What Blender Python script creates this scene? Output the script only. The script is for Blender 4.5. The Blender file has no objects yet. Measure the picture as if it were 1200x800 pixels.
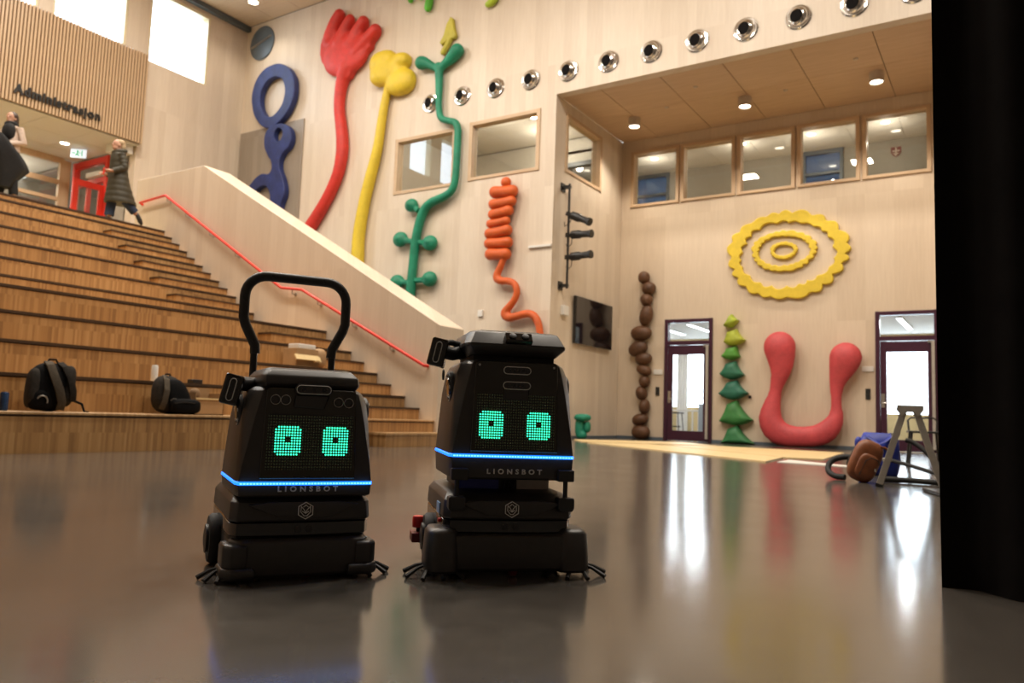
import bpy, bmesh, math, random
from mathutils import Vector, Matrix, Euler

random.seed(7)
C = bpy.context.scene
COL = C.collection
PI = math.pi

# ------------------------------------------------------------ camera
cam_d = bpy.data.cameras.new('camera')
cam_d.sensor_width = 36.0
cam_d.lens = 27.588
cam_d.clip_end = 400
cam = bpy.data.objects.new('camera', cam_d)
COL.objects.link(cam)
yaw, pitch, roll = math.radians(32.761), math.radians(5.350), math.radians(2.0122)
fw = Vector((-math.sin(yaw) * math.cos(pitch), math.cos(yaw) * math.cos(pitch), math.sin(pitch)))
rt = Vector((math.cos(yaw), math.sin(yaw), 0))
up = rt.cross(fw)
r2 = rt * math.cos(roll) + up * math.sin(roll)
u2 = up * math.cos(roll) - rt * math.sin(roll)
M = Matrix((r2, u2, -fw)).transposed().to_4x4()
M.translation = Vector((0, 0, 0.5))
cam.matrix_world = M
cam_d.dof.use_dof = True
cam_d.dof.focus_distance = 2.3
cam_d.dof.aperture_fstop = 4.5
C.camera = cam

# ------------------------------------------------------------ world, lights, exposure
W = bpy.data.worlds.new('world')
C.world = W
W.use_nodes = True
wb = W.node_tree.nodes['Background']
wb.inputs[0].default_value = (0.80, 0.90, 1.0, 1)
wb.inputs[1].default_value = 7.0
C.view_settings.view_transform = 'Standard'
C.view_settings.look = 'None'
C.view_settings.exposure = 0.22
C.view_settings.gamma = 1.0
C.view_settings.use_curve_mapping = False
C.cycles.max_bounces = 8
C.cycles.diffuse_bounces = 4
C.cycles.glossy_bounces = 4
C.cycles.transmission_bounces = 6
C.cycles.transparent_max_bounces = 12
C.cycles.sample_clamp_indirect = 6.0
C.cycles.caustics_reflective = False
C.cycles.caustics_refractive = False


def area(name, loc, sx, sy, power, col, rot=(0, 0, 0)):
    l = bpy.data.lights.new(name, 'AREA')
    l.shape = 'RECTANGLE'
    l.size, l.size_y = sx, sy
    l.energy = power
    l.color = col
    o = bpy.data.objects.new(name, l)
    o.location = loc
    o.rotation_euler = rot
    COL.objects.link(o)
    return o


# rows of large warm luminaires, unseen, added under the ceiling to light the hall
UNSEEN_LAMPS = [(x, y) for x in (-15.5, -10.5, -5.5, -0.5) for y in (1.5, 5.5, 9.5) if not (x > -1 and y < 3)]
for (x, y) in UNSEEN_LAMPS:
    area('unseen_luminaire', (x, y, 12.2), 0.8, 0.8, {1.5: 130, 5.5: 300, 9.5: 330}[y], (1.0, 0.90, 0.77))

# ------------------------------------------------------------ material helpers


class NT:
    def __init__(self, name):
        self.m = bpy.data.materials.new(name)
        self.m.use_nodes = True
        self.t = self.m.node_tree
        self.b = self.t.nodes['Principled BSDF']
        self.out = self.t.nodes['Material Output']

    def n(self, kind, **kw):
        x = self.t.nodes.new(kind)
        for k, v in kw.items():
            setattr(x, k, v)
        return x

    def l(self, a, b):
        self.t.links.new(a, b)

    def math(self, op, a, b=None):
        x = self.n('ShaderNodeMath', operation=op)
        for i, v in enumerate((a, b)):
            if v is None:
                continue
            if isinstance(v, (int, float)):
                x.inputs[i].default_value = v
            else:
                self.l(v, x.inputs[i])
        return x.outputs[0]

    def comb(self, x, y, z):
        c = self.n('ShaderNodeCombineXYZ')
        for i, v in enumerate((x, y, z)):
            if isinstance(v, (int, float)):
                c.inputs[i].default_value = v
            else:
                self.l(v, c.inputs[i])
        return c.outputs[0]

    def coords(self):
        tc = self.n('ShaderNodeTexCoord')
        s = self.n('ShaderNodeSeparateXYZ')
        self.l(tc.outputs['Object'], s.inputs[0])
        return tc.outputs['Object'], s.outputs[0], s.outputs[1], s.outputs[2]

    def noise(self, vec, scale, detail=3, rough=0.5):
        x = self.n('ShaderNodeTexNoise')
        x.inputs['Scale'].default_value = scale
        x.inputs['Detail'].default_value = detail
        x.inputs['Roughness'].default_value = rough
        if vec is not None:
            self.l(vec, x.inputs['Vector'])
        return x.outputs['Fac']

    def white(self, vec):
        x = self.n('ShaderNodeTexWhiteNoise')
        x.noise_dimensions = '3D'
        self.l(vec, x.inputs['Vector'])
        return x.outputs['Value']

    def ramp(self, fac, stops):
        x = self.n('ShaderNodeValToRGB')
        els = x.color_ramp.elements
        while len(els) < len(stops):
            els.new(0.5)
        for e, (p, c) in zip(els, stops):
            e.position = p
            e.color = (c[0], c[1], c[2], 1)
        self.l(fac, x.inputs[0])
        return x.outputs[0]

    def rng(self, fac, a, b):
        x = self.n('ShaderNodeMapRange')
        x.inputs['To Min'].default_value = a
        x.inputs['To Max'].default_value = b
        self.l(fac, x.inputs['Value'])
        return x.outputs[0]

    def bump(self, h, strength, dist=0.01):
        x = self.n('ShaderNodeBump')
        x.inputs['Strength'].default_value = strength
        x.inputs['Distance'].default_value = dist
        self.l(h, x.inputs['Height'])
        self.l(x.outputs[0], self.b.inputs['Normal'])

    def set(self, **kw):
        for k, v in kw.items():
            self.b.inputs[k.replace('_', ' ')].default_value = v


def simple(name, col, rough=0.5, metal=0.0, var=0.12, scale=6.0, bump=0.0, spec=0.5, coat=0.0):
    N = NT(name)
    obj = N.coords()[0]
    f = N.noise(obj, scale, 4, 0.6)
    lo = tuple(c * (1 - var) for c in col)
    hi = tuple(min(1, c * (1 + var)) for c in col)
    N.l(N.ramp(f, [(0.3, lo), (0.7, hi)]), N.b.inputs['Base Color'])
    N.set(Roughness=rough, Metallic=metal)
    N.b.inputs['Specular IOR Level'].default_value = spec
    N.b.inputs['Coat Weight'].default_value = coat
    if bump:
        N.bump(f, bump, 0.02)
    return N.m


def emit(name, col, strength):
    N = NT(name)
    N.set(Roughness=0.5)
    N.b.inputs['Base Color'].default_value = (col[0] * .5, col[1] * .5, col[2] * .5, 1)
    N.b.inputs['Emission Color'].default_value = (*col, 1)
    N.b.inputs['Emission Strength'].default_value = strength
    return N.m


def wall_wood(name, a, b, board=0.2, rough=0.42):
    """vertical boards of pale stained spruce"""
    N = NT(name)
    o, x, y, z = N.coords()
    h = N.math('ADD', x, y)
    grain = N.noise(N.comb(N.math('MULTIPLY', h, 9.0), N.math('MULTIPLY', z, 0.5), 0.0), 3.0, 5, 0.6)
    fine = N.noise(N.comb(N.math('MULTIPLY', h, 60.0), N.math('MULTIPLY', z, 0.8), 0.0), 2.0, 3, 0.6)
    cell = N.white(N.comb(N.math('FLOOR', N.math('DIVIDE', h, board)), N.math('FLOOR', N.math('DIVIDE', z, 2.9)), 0.0))
    f = N.math('ADD', N.math('MULTIPLY', grain, 0.5), N.math('ADD', N.math('MULTIPLY', fine, 0.25), N.math('MULTIPLY', cell, 0.25)))
    N.l(N.ramp(f, [(0.3, a), (0.72, b)]), N.b.inputs['Base Color'])
    N.set(Roughness=rough)
    return N.m


def strip_wood(name, a, b, c, wid=0.024, blk=0.19):
    """upright wood strips glued in blocks, as on the fronts of the steps"""
    N = NT(name)
    o, x, y, z = N.coords()
    h = N.math('ADD', N.math('MULTIPLY', x, 0.6), y)
    row = N.math('FLOOR', N.math('DIVIDE', z, blk))
    hs = N.math('ADD', h, N.math('MULTIPLY', row, 0.137))
    cell = N.white(N.comb(N.math('FLOOR', N.math('DIVIDE', hs, wid)), row, 1.0))
    block = N.white(N.comb(N.math('FLOOR', N.math('DIVIDE', hs, 0.43)), row, 3.0))
    g = N.noise(N.comb(N.math('MULTIPLY', h, 40.0), N.math('MULTIPLY', z, 3.0), x), 2.0, 3)
    f = N.math('ADD', N.math('MULTIPLY', cell, 0.5), N.math('ADD', N.math('MULTIPLY', block, 0.25), N.math('MULTIPLY', g, 0.25)))
    N.l(N.ramp(f, [(0.15, a), (0.5, b), (0.9, c)]), N.b.inputs['Base Color'])
    N.set(Roughness=0.38)
    return N.m


def panel_wood(name, a, b):
    """veneer with the grain along x"""
    N = NT(name)
    o, x, y, z = N.coords()
    g = N.noise(N.comb(N.math('MULTIPLY', x, 0.45), N.math('MULTIPLY', y, 5.0), z), 2.5, 5, 0.65)
    fine = N.noise(N.comb(N.math('MULTIPLY', x, 0.8), N.math('MULTIPLY', y, 40.0), z), 2.0, 2)
    f = N.math('ADD', N.math('MULTIPLY', g, 0.7), N.math('MULTIPLY', fine, 0.3))
    N.l(N.ramp(f, [(0.3, a), (0.7, b)]), N.b.inputs['Base Color'])
    N.set(Roughness=0.5)
    return N.m


def glass(name, tint, refl):
    N = NT(name)
    tr = N.n('ShaderNodeBsdfTransparent')
    tr.inputs[0].default_value = (*tint, 1)
    gl = N.n('ShaderNodeBsdfGlossy')
    gl.inputs['Roughness'].default_value = 0.01
    fr = N.n('ShaderNodeFresnel')
    fr.inputs[0].default_value = 1.5
    mx = N.n('ShaderNodeMixShader')
    geo = N.n('ShaderNodeNewGeometry')
    N.l(N.math('MULTIPLY', N.math('ADD', fr.outputs[0], refl), N.math('SUBTRACT', 1.0, geo.outputs['Backfacing'])), mx.inputs[0])
    N.l(tr.outputs[0], mx.inputs[1])
    N.l(gl.outputs[0], mx.inputs[2])
    N.l(mx.outputs[0], N.out.inputs['Surface'])
    return N.m


def floor_mat():
    N = NT('polished_concrete')
    o, x, y, z = N.coords()
    big = N.noise(o, 0.5, 5, 0.6)
    fine = N.noise(o, 14.0, 6, 0.7)
    spk = N.noise(o, 90.0, 2, 0.5)
    f = N.math('ADD', N.math('MULTIPLY', big, 0.55), N.math('ADD', N.math('MULTIPLY', fine, 0.3), N.math('MULTIPLY', spk, 0.15)))
    N.l(N.ramp(f, [(0.3, (0.068, 0.060, 0.052)), (0.7, (0.120, 0.107, 0.093))]), N.b.inputs['Base Color'])
    N.l(N.rng(N.noise(o, 2.2, 4, 0.7), 0.09, 0.19), N.b.inputs['Roughness'])
    N.b.inputs['Specular IOR Level'].default_value = 0.55
    N.bump(N.noise(o, 1.2, 2), 0.02, 0.02)
    return N.m


def led_grid_mat():
    """dark screen with a lattice of unlit diodes"""
    N = NT('led_screen')
    o, x, y, z = N.coords()
    fx = N.math('FRACT', N.math('DIVIDE', N.math('ADD', x, 5.0), 0.0077))
    fz = N.math('FRACT', N.math('DIVIDE', N.math('ADD', z, 5.0), 0.0086))
    dx = N.math('ABSOLUTE', N.math('SUBTRACT', fx, 0.5))
    dz = N.math('ABSOLUTE', N.math('SUBTRACT', fz, 0.5))
    dot = N.math('LESS_THAN', N.math('MAXIMUM', dx, dz), 0.30)
    N.l(N.ramp(dot, [(0.0, (0.006, 0.007, 0.006)), (1.0, (0.115, 0.160, 0.100))]), N.b.inputs['Base Color'])
    N.set(Roughness=0.18)
    return N.m


MT = dict(
    wall=wall_wood('whitened_spruce', (0.62, 0.515, 0.405), (0.74, 0.64, 0.52)),
    rear=wall_wood('spruce_boards', (0.59, 0.475, 0.355), (0.70, 0.585, 0.455), board=0.6),
    parapet=wall_wood('parapet_spruce', (0.64, 0.53, 0.415), (0.74, 0.635, 0.51)),
    soffit=panel_wood('soffit_veneer', (0.54, 0.37, 0.235), (0.67, 0.49, 0.335)),
    ceil=panel_wood('ceiling_veneer', (0.60, 0.47, 0.34), (0.70, 0.57, 0.43)),
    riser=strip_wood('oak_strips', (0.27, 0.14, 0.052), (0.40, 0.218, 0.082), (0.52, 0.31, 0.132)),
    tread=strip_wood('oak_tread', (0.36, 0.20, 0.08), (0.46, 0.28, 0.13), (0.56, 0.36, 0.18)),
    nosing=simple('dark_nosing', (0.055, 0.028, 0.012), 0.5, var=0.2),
    slat=wall_wood('slat_wood', (0.47, 0.325, 0.195), (0.58, 0.42, 0.27), board=0.04),
    slatback=simple('slat_backing', (0.20, 0.115, 0.055), 0.7),
    frame=panel_wood('frame_pine', (0.52, 0.36, 0.22), (0.64, 0.47, 0.31)),
    paleframe=simple('pale_frame', (0.72, 0.64, 0.44), 0.4, var=0.05),
    floor=floor_mat(),
    greywall=wall_wood('grey_stained_panel', (0.26, 0.215, 0.17), (0.34, 0.285, 0.23)),
    plaster=simple('plaster', (0.62, 0.60, 0.55), 0.7, var=0.04),
    greypaint=simple('grey_paint', (0.33, 0.31, 0.27), 0.6, var=0.05),
    tile=simple('ceiling_tile', (0.66, 0.63, 0.58), 0.8, var=0.03, scale=20),
    white=simple('white_paint', (0.75, 0.73, 0.69), 0.4, var=0.03),
    bluegrey=simple('bluegrey_frame', (0.10, 0.13, 0.16), 0.4, var=0.08),
    glass=glass('window_glass', (0.93, 0.94, 0.92), 0.10),
    clearglass=glass('clear_glass', (0.97, 0.98, 0.98), 0.02),
    tealglass=glass('teal_glass', (0.05, 0.10, 0.14), 0.10),
    purple=simple('aubergine_paint', (0.050, 0.012, 0.030), 0.35, var=0.1),
    redpaint=simple('red_paint', (0.70, 0.035, 0.018), 0.35, var=0.06),
    steel=simple('brushed_steel', (0.55, 0.53, 0.50), 0.3, 1.0, var=0.08),
    drape=simple('dark_drape', (0.22, 0.19, 0.165), 0.95, var=0.2, spec=0.1),
    darkred=simple('dark_red_plastic', (0.16, 0.012, 0.012), 0.4),
    chrome=simple('chrome', (0.80, 0.78, 0.75), 0.14, 1.0, var=0.03),
    alu=simple('aluminium', (0.44, 0.41, 0.36), 0.45, 0.25, var=0.1, scale=15),
    black=simple('black_metal', (0.012, 0.012, 0.012), 0.4, var=0.2),
    blackplastic=simple('black_plastic', (0.020, 0.020, 0.021), 0.42, var=0.15, scale=40),
    shell=simple('shell_plastic', (0.035, 0.032, 0.030), 0.38, var=0.12, scale=30),
    gloss=simple('gloss_black', (0.006, 0.006, 0.007), 0.10, var=0.1, coat=0.5),
    rubber=simple('rubber', (0.010, 0.010, 0.010), 0.7, var=0.2),
    bristle=simple('bristle', (0.018, 0.017, 0.016), 0.6, var=0.2),
    screen=simple('screen_glass', (0.026, 0.024, 0.018), 0.10, var=0.1),
    ledgrid=led_grid_mat(),
    led=emit('eye_diode', (0.04, 0.95, 0.48), 2.0),
    blueled=emit('blue_light_strip', (0.012, 0.18, 1.0), 2.0),
    bluecore=emit('blue_diode', (0.16, 0.55, 1.0), 1.9),
    print=simple('grey_print', (0.70, 0.70, 0.68), 0.4, var=0.04),
    silver=simple('silver_trim', (0.85, 0.85, 0.83), 0.3, 0.0, var=0.05),
    curtain=simple('black_drape', (0.009, 0.008, 0.008), 0.95, var=0.2, spec=0.1),
    lampglow=emit('lamp_glow', (1.0, 0.90, 0.74), 9.0),
    coolglow=emit('cool_lamp_glow', (0.92, 0.96, 1.0), 7.0),
    exitglow=emit('exit_sign_glow', (0.85, 0.95, 1.0), 0.75),
    exitgreen=emit('exit_sign_green', (0.02, 0.35, 0.12), 0.8),
    lampbody=simple('lamp_body', (0.55, 0.47, 0.40), 0.4, var=0.05),
    ply=panel_wood('plywood', (0.70, 0.52, 0.25), (0.80, 0.62, 0.33)),
    whiteboard=simple('white_sheet', (0.75, 0.73, 0.68), 0.5, var=0.04),
    snow=simple('snow', (0.8, 0.82, 0.85), 0.9, var=0.05),
    tan=simple('tan_paint', (0.62, 0.48, 0.25), 0.6, var=0.06),
    cabinet=simple('cabinet_grey', (0.34, 0.40, 0.47), 0.45, var=0.04),
    screentv=simple('tv_screen', (0.008, 0.007, 0.009), 0.06, var=0.1, coat=0.3),
)


def paint(name, col, var=0.16, scale=3.0, rough=0.55, fleck=None):
    """hand-painted wood sculpture: brushy patches"""
    N = NT(name)
    o = N.coords()[0]
    f = N.noise(o, scale, 6, 0.65)
    f2 = N.noise(o, scale * 7, 3, 0.6)
    g = N.math('ADD', N.math('MULTIPLY', f, 0.7), N.math('MULTIPLY', f2, 0.3))
    lo = tuple(c * (1 - var) for c in col)
    hi = tuple(min(1, c * (1 + var)) for c in col)
    st = [(0.33, lo), (0.62, hi)]
    if fleck:
        st.append((0.74, fleck))
    N.l(N.ramp(g, st), N.b.inputs['Base Color'])
    N.set(Roughness=rough)
    N.bump(f2, 0.15, 0.02)
    return N.m


# ------------------------------------------------------------ mesh helpers


class MB:
    def __init__(self):
        self.v, self.f, self.mi = [], [], []
        self.cur = 0

    def add(self, vs, fs):
        o = len(self.v)
        self.v += [tuple(p) for p in vs]
        self.f += [tuple(i + o for i in q) for q in fs]
        self.mi += [self.cur] * len(fs)
        return self

    def box(self, x0, x1, y0, y1, z0, z1, M=None):
        vs = [Vector((x, y, z)) for z in (z0, z1) for y in (y0, y1) for x in (x0, x1)]
        if M is not None:
            vs = [M @ p for p in vs]
        return self.add(vs, [(0, 2, 3, 1), (4, 5, 7, 6), (0, 1, 5, 4), (1, 3, 7, 5), (3, 2, 6, 7), (2, 0, 4, 6)])

    def cbox(self, c, s, rot=(0, 0, 0)):
        Mx = Matrix.Translation(c) @ Euler(rot).to_matrix().to_4x4()
        return self.box(-s[0] / 2, s[0] / 2, -s[1] / 2, s[1] / 2, -s[2] / 2, s[2] / 2, Mx)

    def loft(self, secs):
        """secs: list of equal-length rings of 3D points, capped at both ends"""
        n = len(secs[0])
        vs = [p for s in secs for p in s]
        fs = []
        for k in range(len(secs) - 1):
            for i in range(n):
                j = (i + 1) % n
                fs.append((k * n + i, k * n + j, (k + 1) * n + j, (k + 1) * n + i))
        fs.append(tuple(reversed(range(n))))
        fs.append(tuple((len(secs) - 1) * n + i for i in range(n)))
        return self.add(vs, fs)

    def tube(self, pts, r, n=10, flat=(1, 1), cap=True, closed=False):
        pts = [Vector(p) for p in pts]
        if not isinstance(r, (list, tuple)):
            r = [r] * len(pts)
        rings = []
        prev = None
        m = len(pts)
        for i, p in enumerate(pts):
            a = pts[(i - 1) % m] if (closed or i > 0) else p
            b = pts[(i + 1) % m] if (closed or i < m - 1) else p
            t = (b - a).normalized()
            if prev is None:
                ref = Vector((0, 1, 0)) if abs(t.y) < 0.9 else Vector((1, 0, 0))
                nn = (ref - t * ref.dot(t)).normalized()
            else:
                nn = prev - t * prev.dot(t)
                nn.normalize()
            prev = nn
            bb = t.cross(nn)
            rings.append([p + nn * (r[i] * flat[0] * math.cos(2 * PI * k / n)) + bb * (r[i] * flat[1] * math.sin(2 * PI * k / n)) for k in range(n)])
        vs = [q for g in rings for q in g]
        fs = []
        for k in range(m if closed else m - 1):
            k2 = (k + 1) % m
            for i in range(n):
                j = (i + 1) % n
                fs.append((k * n + i, k * n + j, k2 * n + j, k2 * n + i))
        if cap and not closed:
            fs.append(tuple(reversed(range(n))))
            fs.append(tuple((m - 1) * n + i for i in range(n)))
        return self.add(vs, fs)

    def cyl(self, a, b, r, n=16, r2=None):
        return self.tube([a, b], [r, r if r2 is None else r2], n)

    def lathe(self, prof, n=24, M=None):
        """prof: (radius, height) along local z"""
        vs = [Vector((r * math.cos(2 * PI * k / n), r * math.sin(2 * PI * k / n), h)) for (r, h) in prof for k in range(n)]
        if M is not None:
            vs = [M @ p for p in vs]
        fs = []
        for k in range(len(prof) - 1):
            for i in range(n):
                j = (i + 1) % n
                fs.append((k * n + i, k * n + j, (k + 1) * n + j, (k + 1) * n + i))
        fs.append(tuple(reversed(range(n))))
        fs.append(tuple((len(prof) - 1) * n + i for i in range(n)))
        return self.add(vs, fs)

    def sq(self, c, s, p=2.0, nu=20, nv=12, M=None):
        """superellipsoid with semi-axes s"""
        def pw(x):
            return math.copysign(abs(x) ** (2.0 / p), x)
        vs, fs = [], []
        for j in range(1, nv):
            a = -PI / 2 + PI * j / nv
            for i in range(nu):
                b = 2 * PI * i / nu
                vs.append(Vector((pw(math.cos(a)) * pw(math.cos(b)) * s[0], pw(math.cos(a)) * pw(math.sin(b)) * s[1], pw(math.sin(a)) * s[2])))
        vs.append(Vector((0, 0, -s[2])))
        vs.append(Vector((0, 0, s[2])))
        nb = (nv - 1) * nu
        for j in range(nv - 2):
            for i in range(nu):
                k = (i + 1) % nu
                fs.append((j * nu + i, j * nu + k, (j + 1) * nu + k, (j + 1) * nu + i))
        for i in range(nu):
            k = (i + 1) % nu
            fs.append((nb, k, i))
            fs.append(((nv - 2) * nu + i, (nv - 2) * nu + k, nb + 1))
        if M is not None:
            vs = [M @ q for q in vs]
        vs = [q + Vector(c) for q in vs]
        return self.add(vs, fs)

    def prism(self, pts, axis, a, b):
        """extrude a 2D outline; axis 'y': pts are (x,z) between y=a and y=b, 'z': (x,y), 'x': (y,z)"""
        def mk(p, t):
            return {'y': (p[0], t, p[1]), 'z': (p[0], p[1], t), 'x': (t, p[0], p[1])}[axis]
        n = len(pts)
        vs = [mk(p, a) for p in pts] + [mk(p, b) for p in pts]
        fs = [(i, (i + 1) % n, n + (i + 1) % n, n + i) for i in range(n)]
        fs += [tuple(reversed(range(n))), tuple(range(n, 2 * n))]
        return self.add(vs, fs)

    def mesh(self, name, mats, smooth=False, bevel=0.0, seg=2, angle=40):
        me = bpy.data.meshes.new(name)
        me.from_pydata(self.v, [], self.f)
        if not isinstance(mats, (list, tuple)):
            mats = [mats]
        for m in mats:
            me.materials.append(m)
        bm = bmesh.new()
        bm.from_mesh(me)
        for i, f in enumerate(bm.faces):
            f.material_index = self.mi[i] if len(mats) > 1 else 0
        bmesh.ops.recalc_face_normals(bm, faces=bm.faces)
        if bevel:
            es = [e for e in bm.edges if len(e.link_faces) == 2 and e.calc_face_angle(0) > math.radians(25)]
            bmesh.ops.bevel(bm, geom=es, offset=bevel, segments=seg, affect='EDGES', profile=0.5, clamp_overlap=True)
        for f in bm.faces:
            f.smooth = smooth
        if smooth:
            for e in bm.edges:
                e.smooth = not (len(e.link_faces) == 2 and e.calc_face_angle(0) > math.radians(angle))
        bm.to_mesh(me)
        bm.free()
        return me

    def build(self, name, mats, parent=None, **kw):
        return link(name, self.mesh(name, mats, **kw), parent)


def link(name, me, parent=None):
    o = bpy.data.objects.new(name, me)
    COL.objects.link(o)
    if parent is not None:
        o.parent = parent
    return o


def tag(o, label, cat=None, group=None, kind=None):
    if label:
        o['label'] = label
    if cat:
        o['category'] = cat
    if group:
        o['group'] = group
    if kind:
        o['kind'] = kind
    return o


def thing(name, label, cat, loc=(0, 0, 0), rz=0.0, group=None):
    o = bpy.data.objects.new(name, None)
    o.empty_display_size = 0.1
    COL.objects.link(o)
    o.location = loc
    o.rotation_euler = (0, 0, rz)
    return tag(o, label, cat, group)


def struct(name, label=None):
    o = bpy.data.objects.new(name, None)
    COL.objects.link(o)
    o['kind'] = 'structure'
    if label:
        o['label'] = label
    return o


def smesh(name, mb, m, label=None, **kw):
    o = mb.build(name, m, **kw)
    o['kind'] = 'structure'
    if label:
        o['label'] = label
    return o


def copy_tree(o, parent=None):
    c = o.copy()
    COL.objects.link(c)
    if parent is not None:
        c.parent = parent
    for ch in list(o.children):
        copy_tree(ch, c)
    return c


def evaluated(tmp):
    dg = bpy.context.evaluated_depsgraph_get()
    dg.update()
    me = bpy.data.meshes.new_from_object(tmp.evaluated_get(dg))
    bpy.data.objects.remove(tmp, do_unlink=True)
    return me


def organic(name, mb, m, parent=None, voxel=0.04, smooth=4):
    """melt overlapping volumes into one continuous skin"""
    tmp = bpy.data.objects.new('tmp', mb.mesh('tmp', m))
    COL.objects.link(tmp)
    r = tmp.modifiers.new('r', 'REMESH')
    r.mode = 'VOXEL'
    r.voxel_size = voxel
    r.use_smooth_shade = True
    if smooth:
        s = tmp.modifiers.new('s', 'SMOOTH')
        s.iterations = smooth
        s.factor = 0.5
    me = evaluated(tmp)
    me.materials.clear()
    me.materials.append(m)
    return link(name, me, parent)


def cutout(name, outline, holes, m, parent, y0, y1, bev=0.03, closed_smooth=True):
    """flat figure with rounded edges, outline in (x,z), between y0 (front) and y1 (back)"""
    cu = bpy.data.curves.new('tmp', 'CURVE')
    cu.dimensions = '2D'
    cu.fill_mode = 'BOTH'
    cu.extrude = (y1 - y0) / 2 - bev
    cu.bevel_depth = bev
    cu.offset = -bev
    cu.bevel_resolution = 3
    cu.resolution_u = 6
    for pts in [outline] + list(holes):
        if closed_smooth:
            sp = cu.splines.new('BEZIER')
            sp.bezier_points.add(len(pts) - 1)
            for bp, p in zip(sp.bezier_points, pts):
                bp.co = (p[0], p[1], 0)
                bp.handle_left_type = bp.handle_right_type = 'AUTO'
        else:
            sp = cu.splines.new('POLY')
            sp.points.add(len(pts) - 1)
            for bp, p in zip(sp.points, pts):
                bp.co = (p[0], p[1], 0, 1)
        sp.use_cyclic_u = True
    tmp = bpy.data.objects.new('tmp', cu)
    COL.objects.link(tmp)
    me = evaluated(tmp)
    bpy.data.curves.remove(cu)
    me.transform(Matrix.Translation((0, (y0 + y1) / 2, 0)) @ Matrix.Rotation(PI / 2, 4, 'X'))
    me.materials.clear()
    me.materials.append(m)
    for p in me.polygons:
        p.use_smooth = False
    return link(name, me, parent)


def text_mesh(body, width, height, depth, bold=0.0, track=1.0):
    """mesh of the words in the xy plane, centred, facing +z"""
    cu = bpy.data.curves.new('tmp', 'FONT')
    cu.body = body
    cu.size = 1.0
    cu.offset = bold
    cu.space_character = track
    cu.extrude = 0.01
    cu.resolution_u = 3
    tmp = bpy.data.objects.new('tmp', cu)
    COL.objects.link(tmp)
    me = evaluated(tmp)
    bpy.data.curves.remove(cu)
    xs = [v.co.x for v in me.vertices]
    ys = [v.co.y for v in me.vertices]
    zs = [v.co.z for v in me.vertices]
    w, h, d = max(xs) - min(xs), max(ys) - min(ys), max(zs) - min(zs)
    cx, cy, cz = (max(xs) + min(xs)) / 2, (max(ys) + min(ys)) / 2, (max(zs) + min(zs)) / 2
    me.transform(Matrix.Diagonal((width / w, height / h, depth / d, 1)) @ Matrix.Translation((-cx, -cy, -cz)))
    return me


def slab_with_holes(mb, axis, pos, t, u0, u1, z0, z1, holes):
    """wall slab on plane x=pos or y=pos (thickness pos..pos+t), u = the other axis; holes (u0,u1,z0,z1)"""
    us = sorted({u0, u1, *[h for q in holes for h in q[:2]]})
    zs = sorted({z0, z1, *[h for q in holes for h in q[2:]]})
    us = [u for u in us if u0 <= u <= u1]
    zs = [z for z in zs if z0 <= z <= z1]
    for i in range(len(us) - 1):
        for j in range(len(zs) - 1):
            cu, cz = (us[i] + us[i + 1]) / 2, (zs[j] + zs[j + 1]) / 2
            if any(h[0] < cu < h[1] and h[2] < cz < h[3] for h in holes):
                continue
            a, b = min(pos, pos + t), max(pos, pos + t)
            if axis == 'x':
                mb.box(a, b, us[i], us[i + 1], zs[j], zs[j + 1])
            else:
                mb.box(us[i], us[i + 1], a, b, zs[j], zs[j + 1])
    return mb

# ============================================================ THE HALL
XL, Y1, XT, Y2 = -20.15, 15.3, -8.85, 19.0      # left wall, back wall, side wall of the niche, far wall
ZC, ZS, ZU = 12.35, 7.97, 4.07                  # hall ceiling, niche soffit, upper floor

smesh('floor', MB().box(-20.5, 7, -7, 19.3, -0.2, 0.0), MT['floor'], 'brown polished concrete floor of the hall')

# back wall with two windows; above the niche it runs on to the right
W1 = (-13.66, -11.80, 6.23, 7.60)
W2 = (-11.24, -9.33, 6.28, 7.64)
mb = MB()
slab_with_holes(mb, 'y', Y1, 0.25, XL - 0.35, XT, 0, ZC, [W1, W2])
mb.box(XT, 7, Y1, Y1 + 0.25, ZS, ZC)
mb.box(-0.95, 7, Y1, Y2 + 0.3, 0, ZS)
smesh('wall_back', mb, MT['wall'], 'pale boarded wall that carries the large coloured reliefs')

WT = (15.86, 17.62, 6.33, 7.63)
mb = MB()
slab_with_holes(mb, 'x', XT - 0.25, 0.25, Y1 + 0.25, Y2 + 0.3, 0, ZS, [WT])
smesh('wall_niche', mb, MT['wall'], 'pale side wall of the niche behind the television')

PANES = [(-8.53, -7.29), (-7.13, -5.83), (-5.66, -4.39), (-4.22, -2.95), (-2.78, -1.50)]
PZ = (6.19, 7.60)
D1, D2, DZ = (-7.55, -6.30), (-2.60, -1.35), 3.08
mb = MB()
slab_with_holes(mb, 'y', Y2, 0.3, XT, -0.95, 0, ZS,
                [(a, b, PZ[0], PZ[1]) for a, b in PANES] + [(D1[0], D1[1], 0, DZ), (D2[0], D2[1], 0, DZ)])
smesh('wall_far', mb, MT['rear'], 'pale far wall of the niche with two doors')

mb = MB().box(XT, D1[0], Y2 - 0.02, Y2, 0, 0.07).box(D1[1], D2[0], Y2 - 0.02, Y2, 0, 0.07).box(D2[1], -0.97, Y2 - 0.02, Y2, 0, 0.07)
smesh('baseboard_far', mb, MT['bluegrey'])
smesh('baseboard_niche', MB().box(XT, XT + 0.02, Y1 + 0.01, Y2, 0, 0.06), MT['bluegrey'])

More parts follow.
